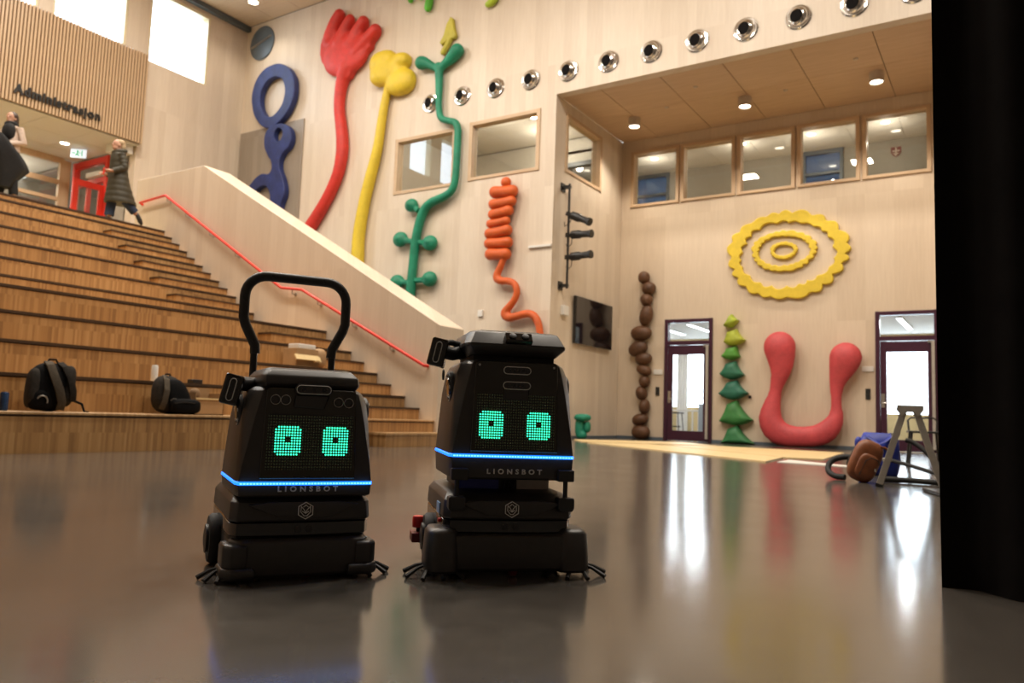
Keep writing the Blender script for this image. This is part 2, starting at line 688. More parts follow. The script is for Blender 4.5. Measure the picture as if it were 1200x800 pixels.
# left wall with high windows, recess of the upper floor underneath
LWIN = [(4.2, 5.5), (6.05, 7.5), (7.95, 9.15), (9.48, 11.42), (12.05, 13.97)]
LZ = (9.96, 12.08)
mb = MB()
slab_with_holes(mb, 'x', XL - 0.35, 0.35, -7, Y1, 7.5, ZC, [(a, b, LZ[0], LZ[1]) for a, b in LWIN])
mb.box(XL - 0.35, XL, 11.95, Y1, 0, 7.5)
smesh('wall_left', mb, MT['wall'], 'left wall with high bright windows')
smesh('wall_right', MB().box(7, 7.2, -7, Y1, 0, ZC), MT['drape'], 'dark draped right wall behind the black curtain')
smesh('wall_front', MB().box(-26, 7.2, -7.2, -7, 0, ZC), MT['drape'], 'dark draped wall behind the viewer')

for i, (a, b) in enumerate(LWIN):
    w = struct('window_%d' % (i + 1 if i > 1 else i + 19), 'high bright window in the left wall')
    f = MB()
    x0, x1 = XL - 0.30, XL - 0.02
    for (c, d) in ((a, a + 0.07), (b - 0.07, b)):
        f.box(x0, x1, c, d, LZ[0], LZ[1])
    f.box(x0 + 0.004, x1 - 0.004, a, b, LZ[0], LZ[0] + 0.03)
    f.box(x0 + 0.004, x1 - 0.004, a, b, LZ[1] - 0.07, LZ[1])
    f.build('window_frame', MT['paleframe'], w)
    MB().box(XL - 0.22, XL - 0.20, a, b, LZ[0], LZ[1]).build('pane', MT['clearglass'], w)

# hall ceiling: veneer panels with dark joints where they show, plain beyond
ceil = smesh('ceiling', MB().box(XL - 0.36, 7.2, -7.2, Y1 + 0.2, ZC + 0.03, ZC + 0.2), MT['nosing'], 'veneered ceiling of the hall')
pm = MB().box(-0.593, 0.593, -1.193, 1.193, 0, 0.02).mesh('panel', MT['ceil'])
x = XL + 0.62
while x < 6.4:
    y = Y1 - 1.22
    while y > -6.5:
        if y > 7 and x < -10:
            o = link('panel', pm, ceil)
            o.location = (x, y, ZC)
        y -= 2.4
    x += 1.2
# the part out of view, one sheet
MB().box(XL, 7, -7, 7.5, ZC + 0.005, ZC + 0.02).box(-10.3, 7, 7.5, Y1, ZC + 0.005, ZC + 0.02).build('ceiling_sheet', MT['ceil'], ceil)
smesh('trim_1', MB().box(XL, XL + 0.16, 8, Y1, ZC - 0.16, ZC - 0.01), MT['bluegrey'], 'dark track where left wall meets ceiling')

# niche soffit of veneer panels
sof = smesh('ceiling_niche', MB().box(XT, -0.95, Y1 + 0.25, Y2 + 0.3, ZS + 0.03, ZS + 0.2), MT['nosing'], 'brown veneered soffit over the niche')
xs = [XT, -7.83, -6.40, -5.02, -3.64, -2.14, -0.95]
ys = [Y1 + 0.25, 17.12, Y2]
for i in range(6):
    for j in range(2):
        MB().box(xs[i] + 0.008, xs[i + 1] - 0.008, ys[j] + 0.006, ys[j + 1] - 0.006, ZS, ZS + 0.025).build('panel', MT['soffit'], sof)
for k, (a, b) in enumerate([(-6.9, 17.2), (-5.9, 16.4), (-4.2, 17.5), (-2.6, 16.6)]):
    o = MB().lathe([(0.055, 0), (0.045, -0.02), (0.02, -0.03)], 12, Matrix.Translation((a, b, ZS))).build('sprinkler', MT['lampbody'], None, smooth=True)
    tag(o, ['small pale sprinkler cap on the soffit right of the left lamp', 'small pale sprinkler cap at the soffit front edge, left',
            'small pale sprinkler cap between the middle and right soffit lamps', 'small pale sprinkler cap at the soffit front edge, right'][k], 'sprinkler', 'sprinkler caps on the soffit')

# framed windows of the back wall, the niche wall and the strip over the doors


def framed(name, axis, pos, hole, wid, proud, m, label, gl):
    w = struct(name, label)
    a, b, c, d = hole
    f = MB()
    for (p, q, r, s) in ((a - wid, a + 0.03, c - wid, d + wid), (b - 0.03, b + wid, c - wid, d + wid),
                         (a, b, c - wid, c + 0.02), (a, b, d - 0.03, d + wid)):
        e = 0.004 if p == a else 0.0
        if axis == 'y':
            f.box(p, q, pos - proud + e, pos + 0.2 - e, r + e, s - e)
        else:
            f.box(pos - 0.2 + e, pos + proud - e, p, q, r + e, s - e)
    f.build('window_frame', m, w, bevel=0.006, seg=1)
    if axis == 'y':
        MB().box(a, b, pos + 0.08, pos + 0.095, c, d).build('pane', gl, w)
    else:
        MB().box(pos - 0.095, pos - 0.08, a, b, c, d).build('pane', gl, w)
    return w


framed('window_4', 'y', Y1, W1, 0.07, 0.03, MT['frame'], 'wood framed inner window behind the green plant relief', MT['glass'])
framed('window_5', 'y', Y1, W2, 0.07, 0.03, MT['frame'], 'wood framed inner window above the orange coil relief', MT['glass'])
framed('window_6', 'x', XT, WT, 0.07, 0.03, MT['frame'], 'wood framed inner window above the spotlight bar', MT['glass'])
strip = ['leftmost', 'second', 'middle', 'fourth', 'rightmost']
for i, (a, b) in enumerate(PANES):
    framed('window_%d' % (7 + i), 'y', Y2, (a, b, PZ[0], PZ[1]), 0.06, 0.05, MT['frame'], strip[i] + ' window in the strip over the doors', MT['glass'])

# room behind the back wall windows
smesh('floor_upper_room', MB().box(-14.6, XT - 0.25, Y1 + 0.25, 19.3, 5.5, 5.6), MT['tan'])
mb = MB()
slab_with_holes(mb, 'y', 19.3, 0.2, -14.6, XT - 0.25, 5.6, 8.45, [(-10.9, -9.6, 6.2, 7.75), (-13.4, -12.2, 6.2, 7.75)])
mb.box(-14.8, -14.6, Y1 + 0.25, 19.5, 5.6, 8.45)
smesh('wall_upper_room', mb, MT['plaster'])
for i, (a, b) in enumerate([(-10.9, -9.6), (-13.4, -12.2)]):
    w = struct('window_%d' % (12 + i))
    f = MB()
    for q in ((a, a + 0.1, 6.2, 7.75), (b - 0.1, b, 6.2, 7.75), (a, b, 6.2, 6.3), (a, b, 7.62, 7.75)):
        e = 0.004 if q[1] - q[0] > 0.5 else 0
        f.box(q[0], q[1], 19.22 + e, 19.4 - e, q[2] + e, q[3] - e)
    f.build('window_frame', MT['bluegrey'], w)
    MB().box(a, b, 19.33, 19.345, 6.2, 7.75).build('pane', MT['tealglass'], w)
cu = smesh('ceiling_upper_room', MB().box(-14.8, XT - 0.25, Y1 + 0.25, 19.5, 8.47, 8.55), MT['greypaint'])
tm = MB().box(-0.595, 0.595, -0.295, 0.295, 0, 0.015).mesh('ceiling_tile', MT['tile'])
for i in range(5):
    for j in range(6):
        o = link('ceiling_tile', tm, cu)
        o.location = (-14.2 + 1.2 * i, 15.9 + 0.6 * j, 8.45)

# room behind the strip windows
smesh('floor_strip_room', MB().box(-10.6, -0.2, 19.3, 22.2, 5.5, 5.6), MT['tan'])
mb = MB()
BW = [(-9.83, -8.68, 7.0, 8.0), (-4.83, -3.76, 7.0, 8.0)]
slab_with_holes(mb, 'y', 22.0, 0.2, -10.6, -0.2, 5.6, 8.02, BW)
mb.box(-10.8, -10.6, 19.5, 22.2, 5.6, 8.02).box(-0.2, 0.0, 19.3, 22.2, 5.6, 8.02)
smesh('wall_strip_room', mb, MT['greypaint'])
for i, (a, b, c, d) in enumerate(BW):
    w = struct('window_%d' % (14 + i))
    f = MB()
    for q in ((a, a + 0.09, c, d), (b - 0.09, b, c, d), (a, b, c, c + 0.09), (a, b, d - 0.12, d), (a, b, 7.30, 7.38)):
        e = 0.004 if q[1] - q[0] > 0.5 else 0
        f.box(q[0], q[1], 21.95 + e, 22.1 - e, q[2] + e, q[3] - e)
    f.build('window_frame', MT['bluegrey'], w)
    MB().box(a, b, 22.03, 22.045, c, d).build('pane', MT['tealglass'], w)
cs = smesh('ceiling_strip_room', MB().box(-10.8, 0, 19.3, 22.2, 8.02, 8.1), MT['greypaint'])
for i in range(9):
    for j in range(5):
        o = link('ceiling_tile', tm, cs)
        o.location = (-10.05 + 1.2 * i, 19.62 + 0.6 * j, 7.99)
crest = thing('wall_crest', 'small red and white shield crest on the grey wall behind the rightmost strip window', 'crest', (-2.48, 21.98, 7.66))
MB().prism([(-0.17, 0.17), (0.17, 0.17), (0.17, -0.03), (0.10, -0.13), (0, -0.2), (-0.10, -0.13), (-0.17, -0.03)], 'y', -0.015, 0.01).build('shield', MT['darkred'], crest)
cm = MB()
for q in ([(-0.025, 0.15), (0.025, 0.15), (0.025, -0.17), (-0.025, -0.17)], [(-0.12, 0.05), (-0.03, 0.05), (-0.03, 0.0), (-0.12, 0.0)], [(0.03, 0.05), (0.12, 0.05), (0.12, 0.0), (0.03, 0.0)],
          [(-0.12, -0.06), (-0.03, -0.06), (-0.03, -0.12)], [(0.03, -0.06), (0.12, -0.06), (0.03, -0.12)]):
    cm.prism(q, 'y', -0.025, -0.014)
cm.build('shield_charge', MT['lampbody'], crest)
crest.scale = (0.72, 1, 0.72)

# downlights (a lamp body, its glowing lens and its light)


def downlight(name, label, loc, r, h, power, group, col=(1.0, 0.88, 0.72), glow='lampglow', point=False):
    t = thing(name, label, 'lamp', loc, 0, group)
    if h > 0.05:
        MB().lathe([(r * 0.98, 0), (r, -0.01), (r, -h), (r * 0.86, -h), (r * 0.84, -h + 0.03)], 24).build('lamp_body', MT['lampbody'], t, smooth=True)
        zz = -h + 0.028
    else:
        MB().lathe([(r, 0), (r, -0.012), (r * 0.86, -0.014)], 24).build('lamp_rim', MT['white'], t, smooth=True)
        zz = -0.016
    MB().lathe([(r * 0.84, zz), (r * 0.84, zz - 0.004)], 20).build('lamp_lens', MT[glow], t, smooth=True)
    if power:
        l = bpy.data.lights.new('lamp_light', 'POINT' if point else 'SPOT')
        l.energy = power
        l.color = col
        if not point:
            l.spot_size = 2.2
            l.spot_blend = 0.6
        l.shadow_soft_size = r * 0.7
        lo = bpy.data.objects.new('lamp_light', l)
        COL.objects.link(lo)
        lo.parent = t
        lo.location = (0, 0, -h - (0.5 if point else 0.03))
    return t


for (x, y), nm in zip([(-7.86, 17.5), (-5.11, 17.5), (-2.33, 17.47)], ['left', 'middle', 'right']):
    downlight('surface_downlight', 'cylindrical downlight on the brown soffit, %s of the three' % nm, (x, y, ZS), 0.15, 0.22, 210, 'soffit downlights')
for k, (x, y) in enumerate([(-6.05, 20.5), (-2.55, 20.55), (-8.6, 20.6), (-4.3, 20.6)]):
    downlight('recessed_downlight', ['round ceiling light seen through the middle strip window', 'round ceiling light seen high through the rightmost strip window',
                                     'round ceiling light of the room behind the second strip window', 'round ceiling light of the room behind the fourth strip window'][k], (x, y, 7.99), 0.12, 0.0, 24, 'ceiling lights behind the strip windows', point=True)
downlight('recessed_downlight', 'round ceiling light left of the square lamp behind the window over the orange coil', (-11.5, 16.7, 8.45), 0.13, 0, 42, 'ceiling lights behind the back wall windows', point=True)
downlight('recessed_downlight', 'round ceiling light low in the window over the orange coil', (-10.9, 18.3, 8.45), 0.13, 0, 42, 'ceiling lights behind the back wall windows', point=True)
t = thing('square_ceiling_lamp', 'square bright ceiling lamp behind the window over the orange coil', 'lamp', (-9.95, 16.3, 8.45))
MB().box(-0.32, 0.32, -0.32, 0.32, -0.03, 0).build('lamp_frame', MT['white'], t)
MB().box(-0.29, 0.29, -0.29, 0.29, -0.036, -0.029).build('lamp_lens', MT['coolglow'], t)
t = MB().lathe([(0.27, 0), (0.27, -0.015), (0.22, -0.03)], 28, Matrix.Translation((-10.1, 17.6, 8.45))).build('ceiling_speaker', MT['greypaint'], smooth=True)
tag(t, 'grey round ceiling speaker behind the window over the spotlights', 'speaker')
downlight('recessed_downlight', 'bright round spot in the high hall ceiling above the round grey wall disc', (-18.67, 14.29, ZC), 0.16, 0.0, 120, None)

# ------------------------------------------------------------ upper floor and its recess
smesh('floor_upper', MB().box(-26.5, -14.9, -7, 11.95, ZU - 0.25, ZU).box(XL, -14.9, 9.58, 9.7, 0, ZU), MT['tan'], 'floor at the head of the steps')
rc = smesh('ceiling_recess', MB().box(-26.5, XL - 0.35, -7, 12.2, 7.52, 7.7).box(XL - 0.35, XL + 0.17, 1.0, 11.93, 7.485, 7.499), MT['greypaint'], 'tiled ceiling of the recess at the head of the steps')
tm2 = MB().box(-0.595, 0.595, -0.595, 0.595, 0, 0.018).mesh('ceiling_tile', MT['tile'])
for i in range(6):
    for j in range(8):
        o = link('ceiling_tile', tm2, rc)
        o.location = (XL - 0.43 - 1.2 * i, 11.34 - 1.2 * j, 7.465)
# end wall of the recess beside the red door, and rooms behind glass
XG, YD = -23.22, 11.95
smesh('wall_recess', MB().box(-21.45, XL - 0.3, YD, YD + 0.2, ZU, 7.5).box(XG, -21.45, YD + 0.0, YD + 0.2, 7.36, 7.5), MT['greypaint'], 'grey end wall of the recess')
smesh('wall_office', MB().box(-27, -26.8, -7, 16, ZU, 7.6).box(-26.8, XL - 0.35, 15.8, 16, ZU, 7.6).box(-26.8, XL - 0.35, YD + 0.2, 15.8, 7.5, 7.6).box(-26.8, XL - 0.35, YD, 15.8, ZU - 0.1, ZU), MT['greypaint'], 'grey walls of the rooms behind the red door')
pt = struct('window_16', 'wood framed glass partition of the recess')
YS = [-1.0, 1.6, 4.2, 6.8, 9.2, 11.50]
for yy in YS:
    w = 0.30 if yy > 11 else 0.09
    MB().box(XG - 0.06, XG + 0.06, yy, yy + w, ZU, 7.42).build('post', MT['frame'], pt)
for zz, h in ((ZU, 0.12), (5.55, 0.10), (6.20, 0.10), (7.30, 0.18), (6.68, 0.14)):
    MB().box(XG - 0.05, XG + 0.05, -1, 11.6, zz, zz + h).build('rail', MT['frame'], pt)
for i in range(5):
    MB().box(XG - 0.01, XG + 0.005, YS[i] + 0.05, YS[i + 1], ZU + 0.1, 7.35).build('pane', MT['glass'], pt)

dr = struct('door_1', 'red framed glass door standing open behind the person in the long coat')
f = MB().box(XG, XG + 0.14, YD - 0.06, YD + 0.1, ZU, 7.40).box(-21.53, -21.40, YD - 0.06, YD + 0.1, ZU, 7.40)
f.box(XG + 0.02, -21.42, YD - 0.054, YD + 0.09, 7.22, 7.395).box(XG + 0.02, -21.42, YD - 0.05, YD + 0.09, 6.66, 6.80)
f.box(-22.45, -22.37, YD - 0.04, YD + 0.08, ZU, 6.7)
f.build('door_frame', MT['redpaint'], dr)
MB().box(XG + 0.12, -21.5, YD + 0.01, YD + 0.025, 6.78, 7.25).box(XG + 0.12, -22.43, YD + 0.01, YD + 0.025, ZU, 6.7).build('pane', MT['glass'], dr)
MB().box(-22.3, -21.55, YD - 0.16, YD - 0.05, 6.82, 6.96).build('door_closer', MT['white'], dr)
lf = MB()
Ml = Matrix.Translation((-21.53, YD - 0.06, ZU)) @ Matrix.Rotation(math.radians(93), 4, 'Z')
for q in ((-0.85, -0.72, 0.02, 2.45), (-0.12, 0.0, 0.02, 2.45), (-0.84, -0.01, 0.024, 0.2), (-0.84, -0.01, 2.28, 2.446)):
    e = 0.004 if q[0] == -0.84 else 0.0
    lf.box(q[0], q[1], -0.03 + e, 0.03 - e, q[2], q[3], Ml)
leaf = lf.build('door_leaf', MT['redpaint'], dr)
MB().box(-0.73, -0.11, -0.006, 0.006, 0.19, 2.29, Ml).build('pane', MT['glass'], leaf)
MB().box(-0.80, -0.77, -0.07, 0.07, 0.95, 1.15, Ml).build('handle', MT['steel'], leaf)
for nm, x, y in (('nearer the slats', -21.71, 10.84), ('beside the glass partition', -22.75, 10.2)):
    downlight('recessed_downlight', 'round ceiling light of the recess, ' + nm, (x, y, 7.463), 0.13, 0.0, 110, 'ceiling lights of the recess')
downlight('recessed_downlight', 'round ceiling light in the room behind the red door', (-21.9, 14.0, 7.5), 0.13, 0.0, 50, None, point=True)
downlight('recessed_downlight', 'round ceiling light in the office behind the glass partition', (-25.0, 10.5, 7.463), 0.13, 0.0, 80, None, point=True)
ex = thing('exit_sign', 'white hanging exit sign with a running figure under the recess ceiling', 'sign', (-21.75, 11.25, 7.5), math.radians(40))
MB().box(-0.012, 0.012, -0.012, 0.012, -0.09, 0).build('rod', MT['white'], ex)
MB().box(-0.20, 0.20, -0.025, 0.025, -0.32, -0.09).build('sign_panel', MT['exitglow'], ex)
g = MB()
for p in (((-0.02, -0.14), 0.04, 0.04, 0), ((-0.02, -0.19), 0.035, 0.07, 0.3), ((0.0, -0.25), 0.03, 0.09, -0.7), ((-0.05, -0.25), 0.03, 0.08, 0.8),
          ((0.03, -0.19), 0.07, 0.022, 0.5), ((0.10, -0.2), 0.025, 0.16, 0), ((-0.12, -0.2), 0.08, 0.03, 0)):
    (cx, cz), w, h, a = p
    g.cbox((cx, -0.027, cz), (w, 0.004, h), (0, a, 0))
g.build('pictogram', MT['exitgreen'], ex)
tag(MB().box(-20.75, -20.2, 11.45, 11.9, 7.22, 7.47).build('duct_box', MT['white'], bevel=0.01), 'pale box under the ceiling at the end of the slatted panel', 'box')

# slatted balcony front
sp = thing('slatted_panel', 'balcony front of upright wooden slats that carries the black lettering', 'panel', (0, 0, 0))
MB().box(XL + 0.18, XL + 0.24, 1.0, 11.93, 7.5, 9.98).build('backing_board', MT['slatback'], sp)
sm = MB().box(0, 0.06, -0.023, 0.023, 7.48, 9.99).mesh('slat', MT['slat'])
n = 0
y = 11.905
while y > 1.0:
    o = link('slat', sm, sp)
    o.location = (XL + 0.24, y, 0)
    y -= 0.083
    n += 1
me = text_mesh('Administrasjon', 2.10, 0.32, 0.03, bold=0.045, track=1.16)
me.materials.clear()
me.materials.append(MT['black'])
me.transform(Matrix(((0, 0, 1, 0), (1, 0, 0, 0), (0, 1, 0, 0), (0, 0, 0, 1))))
o = link('sign_lettering', me)
o.location = (XL + 0.328, 9.67, 7.77)
tag(o, 'black lettering reading Administrasjon on the slatted balcony front', 'sign')

# grey stained panel on the back wall, round disc, conduit and small boxes
tag(MB().box(-20.12, -17.3, Y1 - 0.035, Y1 - 0.005, 0.0, 8.9).build('grey_panel', MT['greywall'], bevel=0.005, seg=1), 'grey stained wall panel behind the blue figure relief', 'panel')
dk = thing('round_disc', 'round grey disc high on the back wall above the blue ring', 'disc', (-19.4, Y1 - 0.004, 11.68))
MB().lathe([(0.54, 0), (0.54, 0.03), (0.50, 0.05)], 32, Matrix.Rotation(PI / 2, 4, 'X')).build('plate', MT['bluegrey'], dk, smooth=True)
MB().cbox((0, -0.055, 0.02), (0.92, 0.015, 0.07), (0, math.radians(-14), 0)).build('bar', MT['steel'], dk)
tag(MB().box(-9.45, XT - 0.0, Y1 - 0.06, Y1, 4.37, 4.42).build('conduit', MT['white']), 'white horizontal conduit on the back wall at the corner', 'conduit')
tag(MB().box(-10.82, -10.68, Y1 - 0.06, Y1, 2.82, 2.98).build('wall_sensor', MT['white'], bevel=0.01), 'small white sensor box on the back wall left of the orange tail', 'sensor')
tag(MB().box(XT, XT + 0.10, 15.78, 16.02, 2.85, 3.08).build('wall_speaker', MT['white'], bevel=0.012), 'small white box on the niche wall left of the television', 'speaker')

# eyeball air jets in a row
jets = [-12.60, -11.59, -10.58, -9.57, -8.55, -7.53, -6.51, -5.48, -4.46, -3.43, -2.41, -1.40]
nth = ['first', 'second', 'third', 'fourth', 'fifth', 'sixth', 'seventh', 'eighth', 'ninth', 'tenth', 'eleventh', 'twelfth']
vp = None
for k, x in enumerate(jets):
    lab = 'chrome air jet with a black mouth, %s from the left in the high row' % nth[k]
    if vp is None:
        vp = thing('air_vent', lab, 'vent', (x, Y1, 8.46), 0, 'row of round air vents')
        R = Matrix.Rotation(PI / 2, 4, 'X')
        MB().lathe([(0.25, 0), (0.255, 0.012), (0.235, 0.035), (0.20, 0.04), (0.19, 0.02)], 32, R).build('flange', MT['chrome'], vp, smooth=True)
        Mt = Matrix.Translation((0, -0.03, 0)) @ Euler((math.radians(96), 0, math.radians(-14))).to_matrix().to_4x4()
        MB().lathe([(0.195, 0), (0.19, 0.03), (0.17, 0.065), (0.135, 0.085), (0.125, 0.08)], 28, Mt).build('nozzle', MT['chrome'], vp, smooth=True)
        MB().lathe([(0.128, 0.078), (0.126, 0.084)], 24, Mt).build('mouth', MT['curtain'], vp)
    else:
        c = copy_tree(vp)
        c.location.x = x
        c['label'] = lab

# ------------------------------------------------------------ steps, parapet, rail
YP = 9.58
ST = {}
for k in range(0, 10):
    ST[k] = (-7.53 - 0.304 * (k - 1), 0.378 + 0.1815 * (k - 1))
for k in range(10, 23):
    ST[k] = (-11.61 - 0.271 * (k - 10), 2.05 + 0.168 * (k - 10))
YA = 8.14
steps = thing('tribune_steps', 'broad oak seating steps climbing to the upper floor on the left', 'steps')
seats = [1, 3, 5, 7, 9, 11, 13, 15, 17, 19, 21, 22]
prevz = 0.0
for i, k in enumerate(seats):
    x, z = ST[k]
    xb = ST[seats[i + 1]][0] if i + 1 < len(seats) else XL - 6
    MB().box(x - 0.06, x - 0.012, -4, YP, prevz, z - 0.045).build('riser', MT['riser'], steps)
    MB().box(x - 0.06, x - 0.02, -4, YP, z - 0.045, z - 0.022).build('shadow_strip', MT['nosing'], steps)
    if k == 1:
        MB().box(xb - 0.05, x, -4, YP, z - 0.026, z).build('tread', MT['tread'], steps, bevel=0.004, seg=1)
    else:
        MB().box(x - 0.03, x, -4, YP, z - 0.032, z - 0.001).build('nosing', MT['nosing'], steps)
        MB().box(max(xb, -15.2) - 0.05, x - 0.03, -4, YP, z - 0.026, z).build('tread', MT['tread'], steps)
    prevz = z
for k in [0, 2, 4, 6, 8, 10, 12, 14, 16, 18, 20]:
    x, z = ST[k]
    zb = ST[k - 1][1] if k else 0.0
    xb = x - (0.304 if k < 10 else 0.271)
    hs = MB().box(xb - 0.04, x - 0.012, YA + 0.01, YP, zb, z - 0.03).build('half_step', MT['riser'], steps)
    MB().box(xb - 0.04, x, YA, YP, z - 0.03, z).build('nosing', MT['tread' if k == 0 else 'nosing'], hs)

mb = MB().prism([(-7.49, 0), (-7.49, 1.85), (-13.70, 5.30), (-16.0, 5.30), (-16.0, 0)], 'y', YP, YP + 0.62)
par = mb.build('stair_parapet', MT['parapet'], bevel=0.01, seg=1)
tag(par, 'pale boarded parapet with a sloping top beside the steps', 'parapet')

rl = thing('handrail', 'red tubular handrail following the parapet beside the steps', 'handrail')
yr = YP - 0.09
pts = [(-15.72, YP - 0.006, 4.72), (-15.70, yr, 4.74), (-14.80, yr, 4.79), (-11.08, yr, 2.63), (-10.55, yr, 2.57), (-7.72, yr, 1.22), (-7.70, YP - 0.005, 1.21)]
MB().tube(pts, 0.026, 10).build('rail_tube', MT['redpaint'], rl, smooth=True, angle=60)
for a, b, ts in ((2, 3, (0.02, 0.2, 0.42, 0.64, 0.86)), (3, 4, (0.55,)), (4, 5, (0.15, 0.45, 0.75))):
    for t_ in ts:
        p = Vector(pts[a]).lerp(Vector(pts[b]), t_)
        MB().tube([(p.x, p.y, p.z - 0.02), (p.x, p.y, p.z - 0.08), (p.x, YP - 0.002, p.z - 0.09)], 0.012, 8).cyl((p.x, YP - 0.012, p.z - 0.09), (p.x, YP - 0.002, p.z - 0.09), 0.03, 12).build('bracket', MT['steel'], rl, smooth=True)

# ------------------------------------------------------------ doors of the far wall and the bright rooms behind


def far_door(name, a, b, label):
    d = struct(name, label)
    f = MB()
    y0, y1 = Y2 - 0.05, Y2 + 0.12
    f.box(a, a + 0.09, y0, y1, 0, DZ).box(b - 0.09, b, y0, y1, 0, DZ).box(a + 0.01, b - 0.01, y0 + 0.006, y1 - 0.006, DZ - 0.09, DZ - 0.004).box(a + 0.01, b - 0.01, y0 + 0.006, y1 - 0.006, 2.42, 2.52)
    f.build('door_frame', MT['purple'], d, bevel=0.006, seg=1)
    MB().box(a + 0.08, b - 0.08, Y2 + 0.03, Y2 + 0.045, 2.5, DZ - 0.08).build('transom_pane', MT['clearglass'], d)
    l = MB()
    p, q = a + 0.095, b - 0.095
    l.box(p, p + 0.13, Y2 - 0.03, Y2 + 0.03, 0.01, 2.41).box(q - 0.13, q, Y2 - 0.03, Y2 + 0.03, 0.01, 2.41)
    l.box(p + 0.01, q - 0.01, Y2 - 0.026, Y2 + 0.026, 0.014, 0.26).box(p + 0.01, q - 0.01, Y2 - 0.026, Y2 + 0.026, 2.17, 2.406)
    leaf = l.build('door_leaf', MT['purple'], d, bevel=0.005, seg=1)
    MB().box(p + 0.12, q - 0.12, Y2 - 0.008, Y2 + 0.004, 0.25, 2.18).build('pane', MT['clearglass'], leaf)
    MB().box(p + 0.02, p + 0.09, Y2 - 0.045, Y2 - 0.03, 0.95, 1.25).build('handle_plate', MT['steel'], leaf)
    MB().tube([(p + 0.055, Y2 - 0.04, 1.05), (p + 0.055, Y2 - 0.09, 1.05), (p + 0.19, Y2 - 0.09, 1.05)], 0.012, 8).build('handle', MT['steel'], leaf, smooth=True)
    MB().box(q - 0.045, q + 0.015, Y2 - 0.11, Y2 - 0.05, 0.08, 2.40).build('finger_guard', MT['alu'], d)
    MB().box(q - 0.12, q + 0.0, Y2 - 0.09, Y2 - 0.03, 2.36, 2.41).build('door_closer', MT['steel'], d)
    return d


far_door('door_2', D1[0], D1[1], 'aubergine framed glass door left of the green tree relief')
far_door('door_3', D2[0], D2[1], 'aubergine framed glass door behind the stepladder')
mb = MB().box(-12.2, -12.0, 19.3, 24, 0, 3.1).box(0.6, 0.8, 19.3, 24, 0, 3.1)
slab_with_holes(mb, 'y', 24.0, 0.2, -12.2, 0.8, 0, 3.1, [(-11.5, -5.2, 0.95, 2.95), (-4.6, 0.4, 0.9, 2.95)])
smesh('wall_classroom', mb, MT['tan'], 'window wall of the rooms behind the doors')
smesh('wall_classroom_divider', MB().box(-4.95, -4.85, 19.3, 24, 0, 3.1), MT['plaster'])
smesh('floor_classroom', MB().box(-12.2, 0.8, 19.3, 24.2, -0.2, 0.0), MT['floor'])
cc = smesh('ceiling_classroom', MB().box(-12.2, 0.8, 19.3, 24.2, 3.1, 3.2), MT['tile'])
for k, (x, y) in enumerate([(-8.3, 21.2), (-7.3, 21.2), (-3.15, 21.3), (-2.25, 21.3)]):
    t = thing('strip_lamp', ['long white ceiling lamp left in the transom of the left door', 'long white ceiling lamp right in the transom of the left door',
                             'long white ceiling lamp left in the transom of the right door', 'long white ceiling lamp right in the transom of the right door'][k], 'lamp', (x, y, 3.1), 0, 'strip lamps behind the doors')
    MB().box(-0.06, 0.06, -1.2, 1.2, -0.04, 0).build('lamp_body', MT['white'], t)
    MB().box(-0.05, 0.05, -1.18, 1.18, -0.05, -0.038).build('lamp_lens', MT['coolglow'], t)
    l = bpy.data.lights.new('lamp_light', 'AREA')
    l.shape = 'RECTANGLE'
    l.size, l.size_y, l.energy, l.color = 0.1, 2.3, 45, (0.95, 0.97, 1.0)
    lo = bpy.data.objects.new('lamp_light', l)
    COL.objects.link(lo)
    lo.parent = t
    lo.location = (0, 0, -0.06)
for i, x in enumerate([-11.5, -10.2, -9.0, -7.75, -6.5, -5.3, -4.6, -3.4, -1.4, -0.1]):
    smesh('trim_%d' % (2 + i), MB().box(x, x + 0.09, 24.02, 24.12, 0.92, 2.95), MT['white'])
w = struct('window_17')
MB().box(-11.5, -5.2, 24.08, 24.09, 0.95, 2.95).box(-4.6, 0.4, 24.08, 24.09, 0.9, 2.95).build('pane', MT['clearglass'], w)
smesh('ground_snow', MB().box(-70, 50, 24.2, 90, -0.6, -0.4), MT['snow'], 'snowy ground outside')

# furniture glimpsed through the left door
t = thing('cabinet', 'pale blue-grey drawer cabinet seen through the left door', 'cabinet', (-7.15, 21.6, 0))
MB().box(-0.30, 0.30, -0.3, 0.3, 0.06, 1.0).box(-0.28, 0.28, -0.27, 0.28, 0, 0.06).build('carcass', MT['cabinet'], t)
for k in range(4):
    dd = MB().box(-0.28, 0.28, -0.325, -0.3, 0.09 + 0.228 * k, 0.30 + 0.228 * k).build('drawer', MT['cabinet'], t)
    MB().box(-0.08, 0.08, -0.345, -0.325, 0.23 + 0.228 * k, 0.25 + 0.228 * k).build('drawer_pull', MT['steel'], dd)
tag(MB().box(-7.35, -6.9, 21.5, 21.8, 1.0, 1.28).build('monitor_box', MT['blackplastic'], bevel=0.01), 'black boxy device on the drawer cabinet behind the left door', 'device')
t = thing('stool', 'dark school stool seen low through the left door', 'stool', (-7.95, 20.8, 0))
MB().box(-0.2, 0.2, -0.2, 0.2, 0.70, 0.74).build('seat', MT['blackplastic'], t, bevel=0.01)
for sx in (-1, 1):
    for sy in (-1, 1):
        MB().cyl((sx * 0.15, sy * 0.15, 0.7), (sx * 0.2, sy * 0.2, 0), 0.014, 8).build('leg', MT['black'], t)
MB().box(-0.17, 0.17, -0.02, 0.02, 0.33, 0.36).build('stretcher', MT['black'], t)
t = thing('table', 'pale table seen through the left door beside the stool', 'table', (-8.1, 21.5, 0))
MB().box(-0.7, 0.55, -0.3, 0.3, 0.78, 0.82).build('tabletop', MT['white'], t)
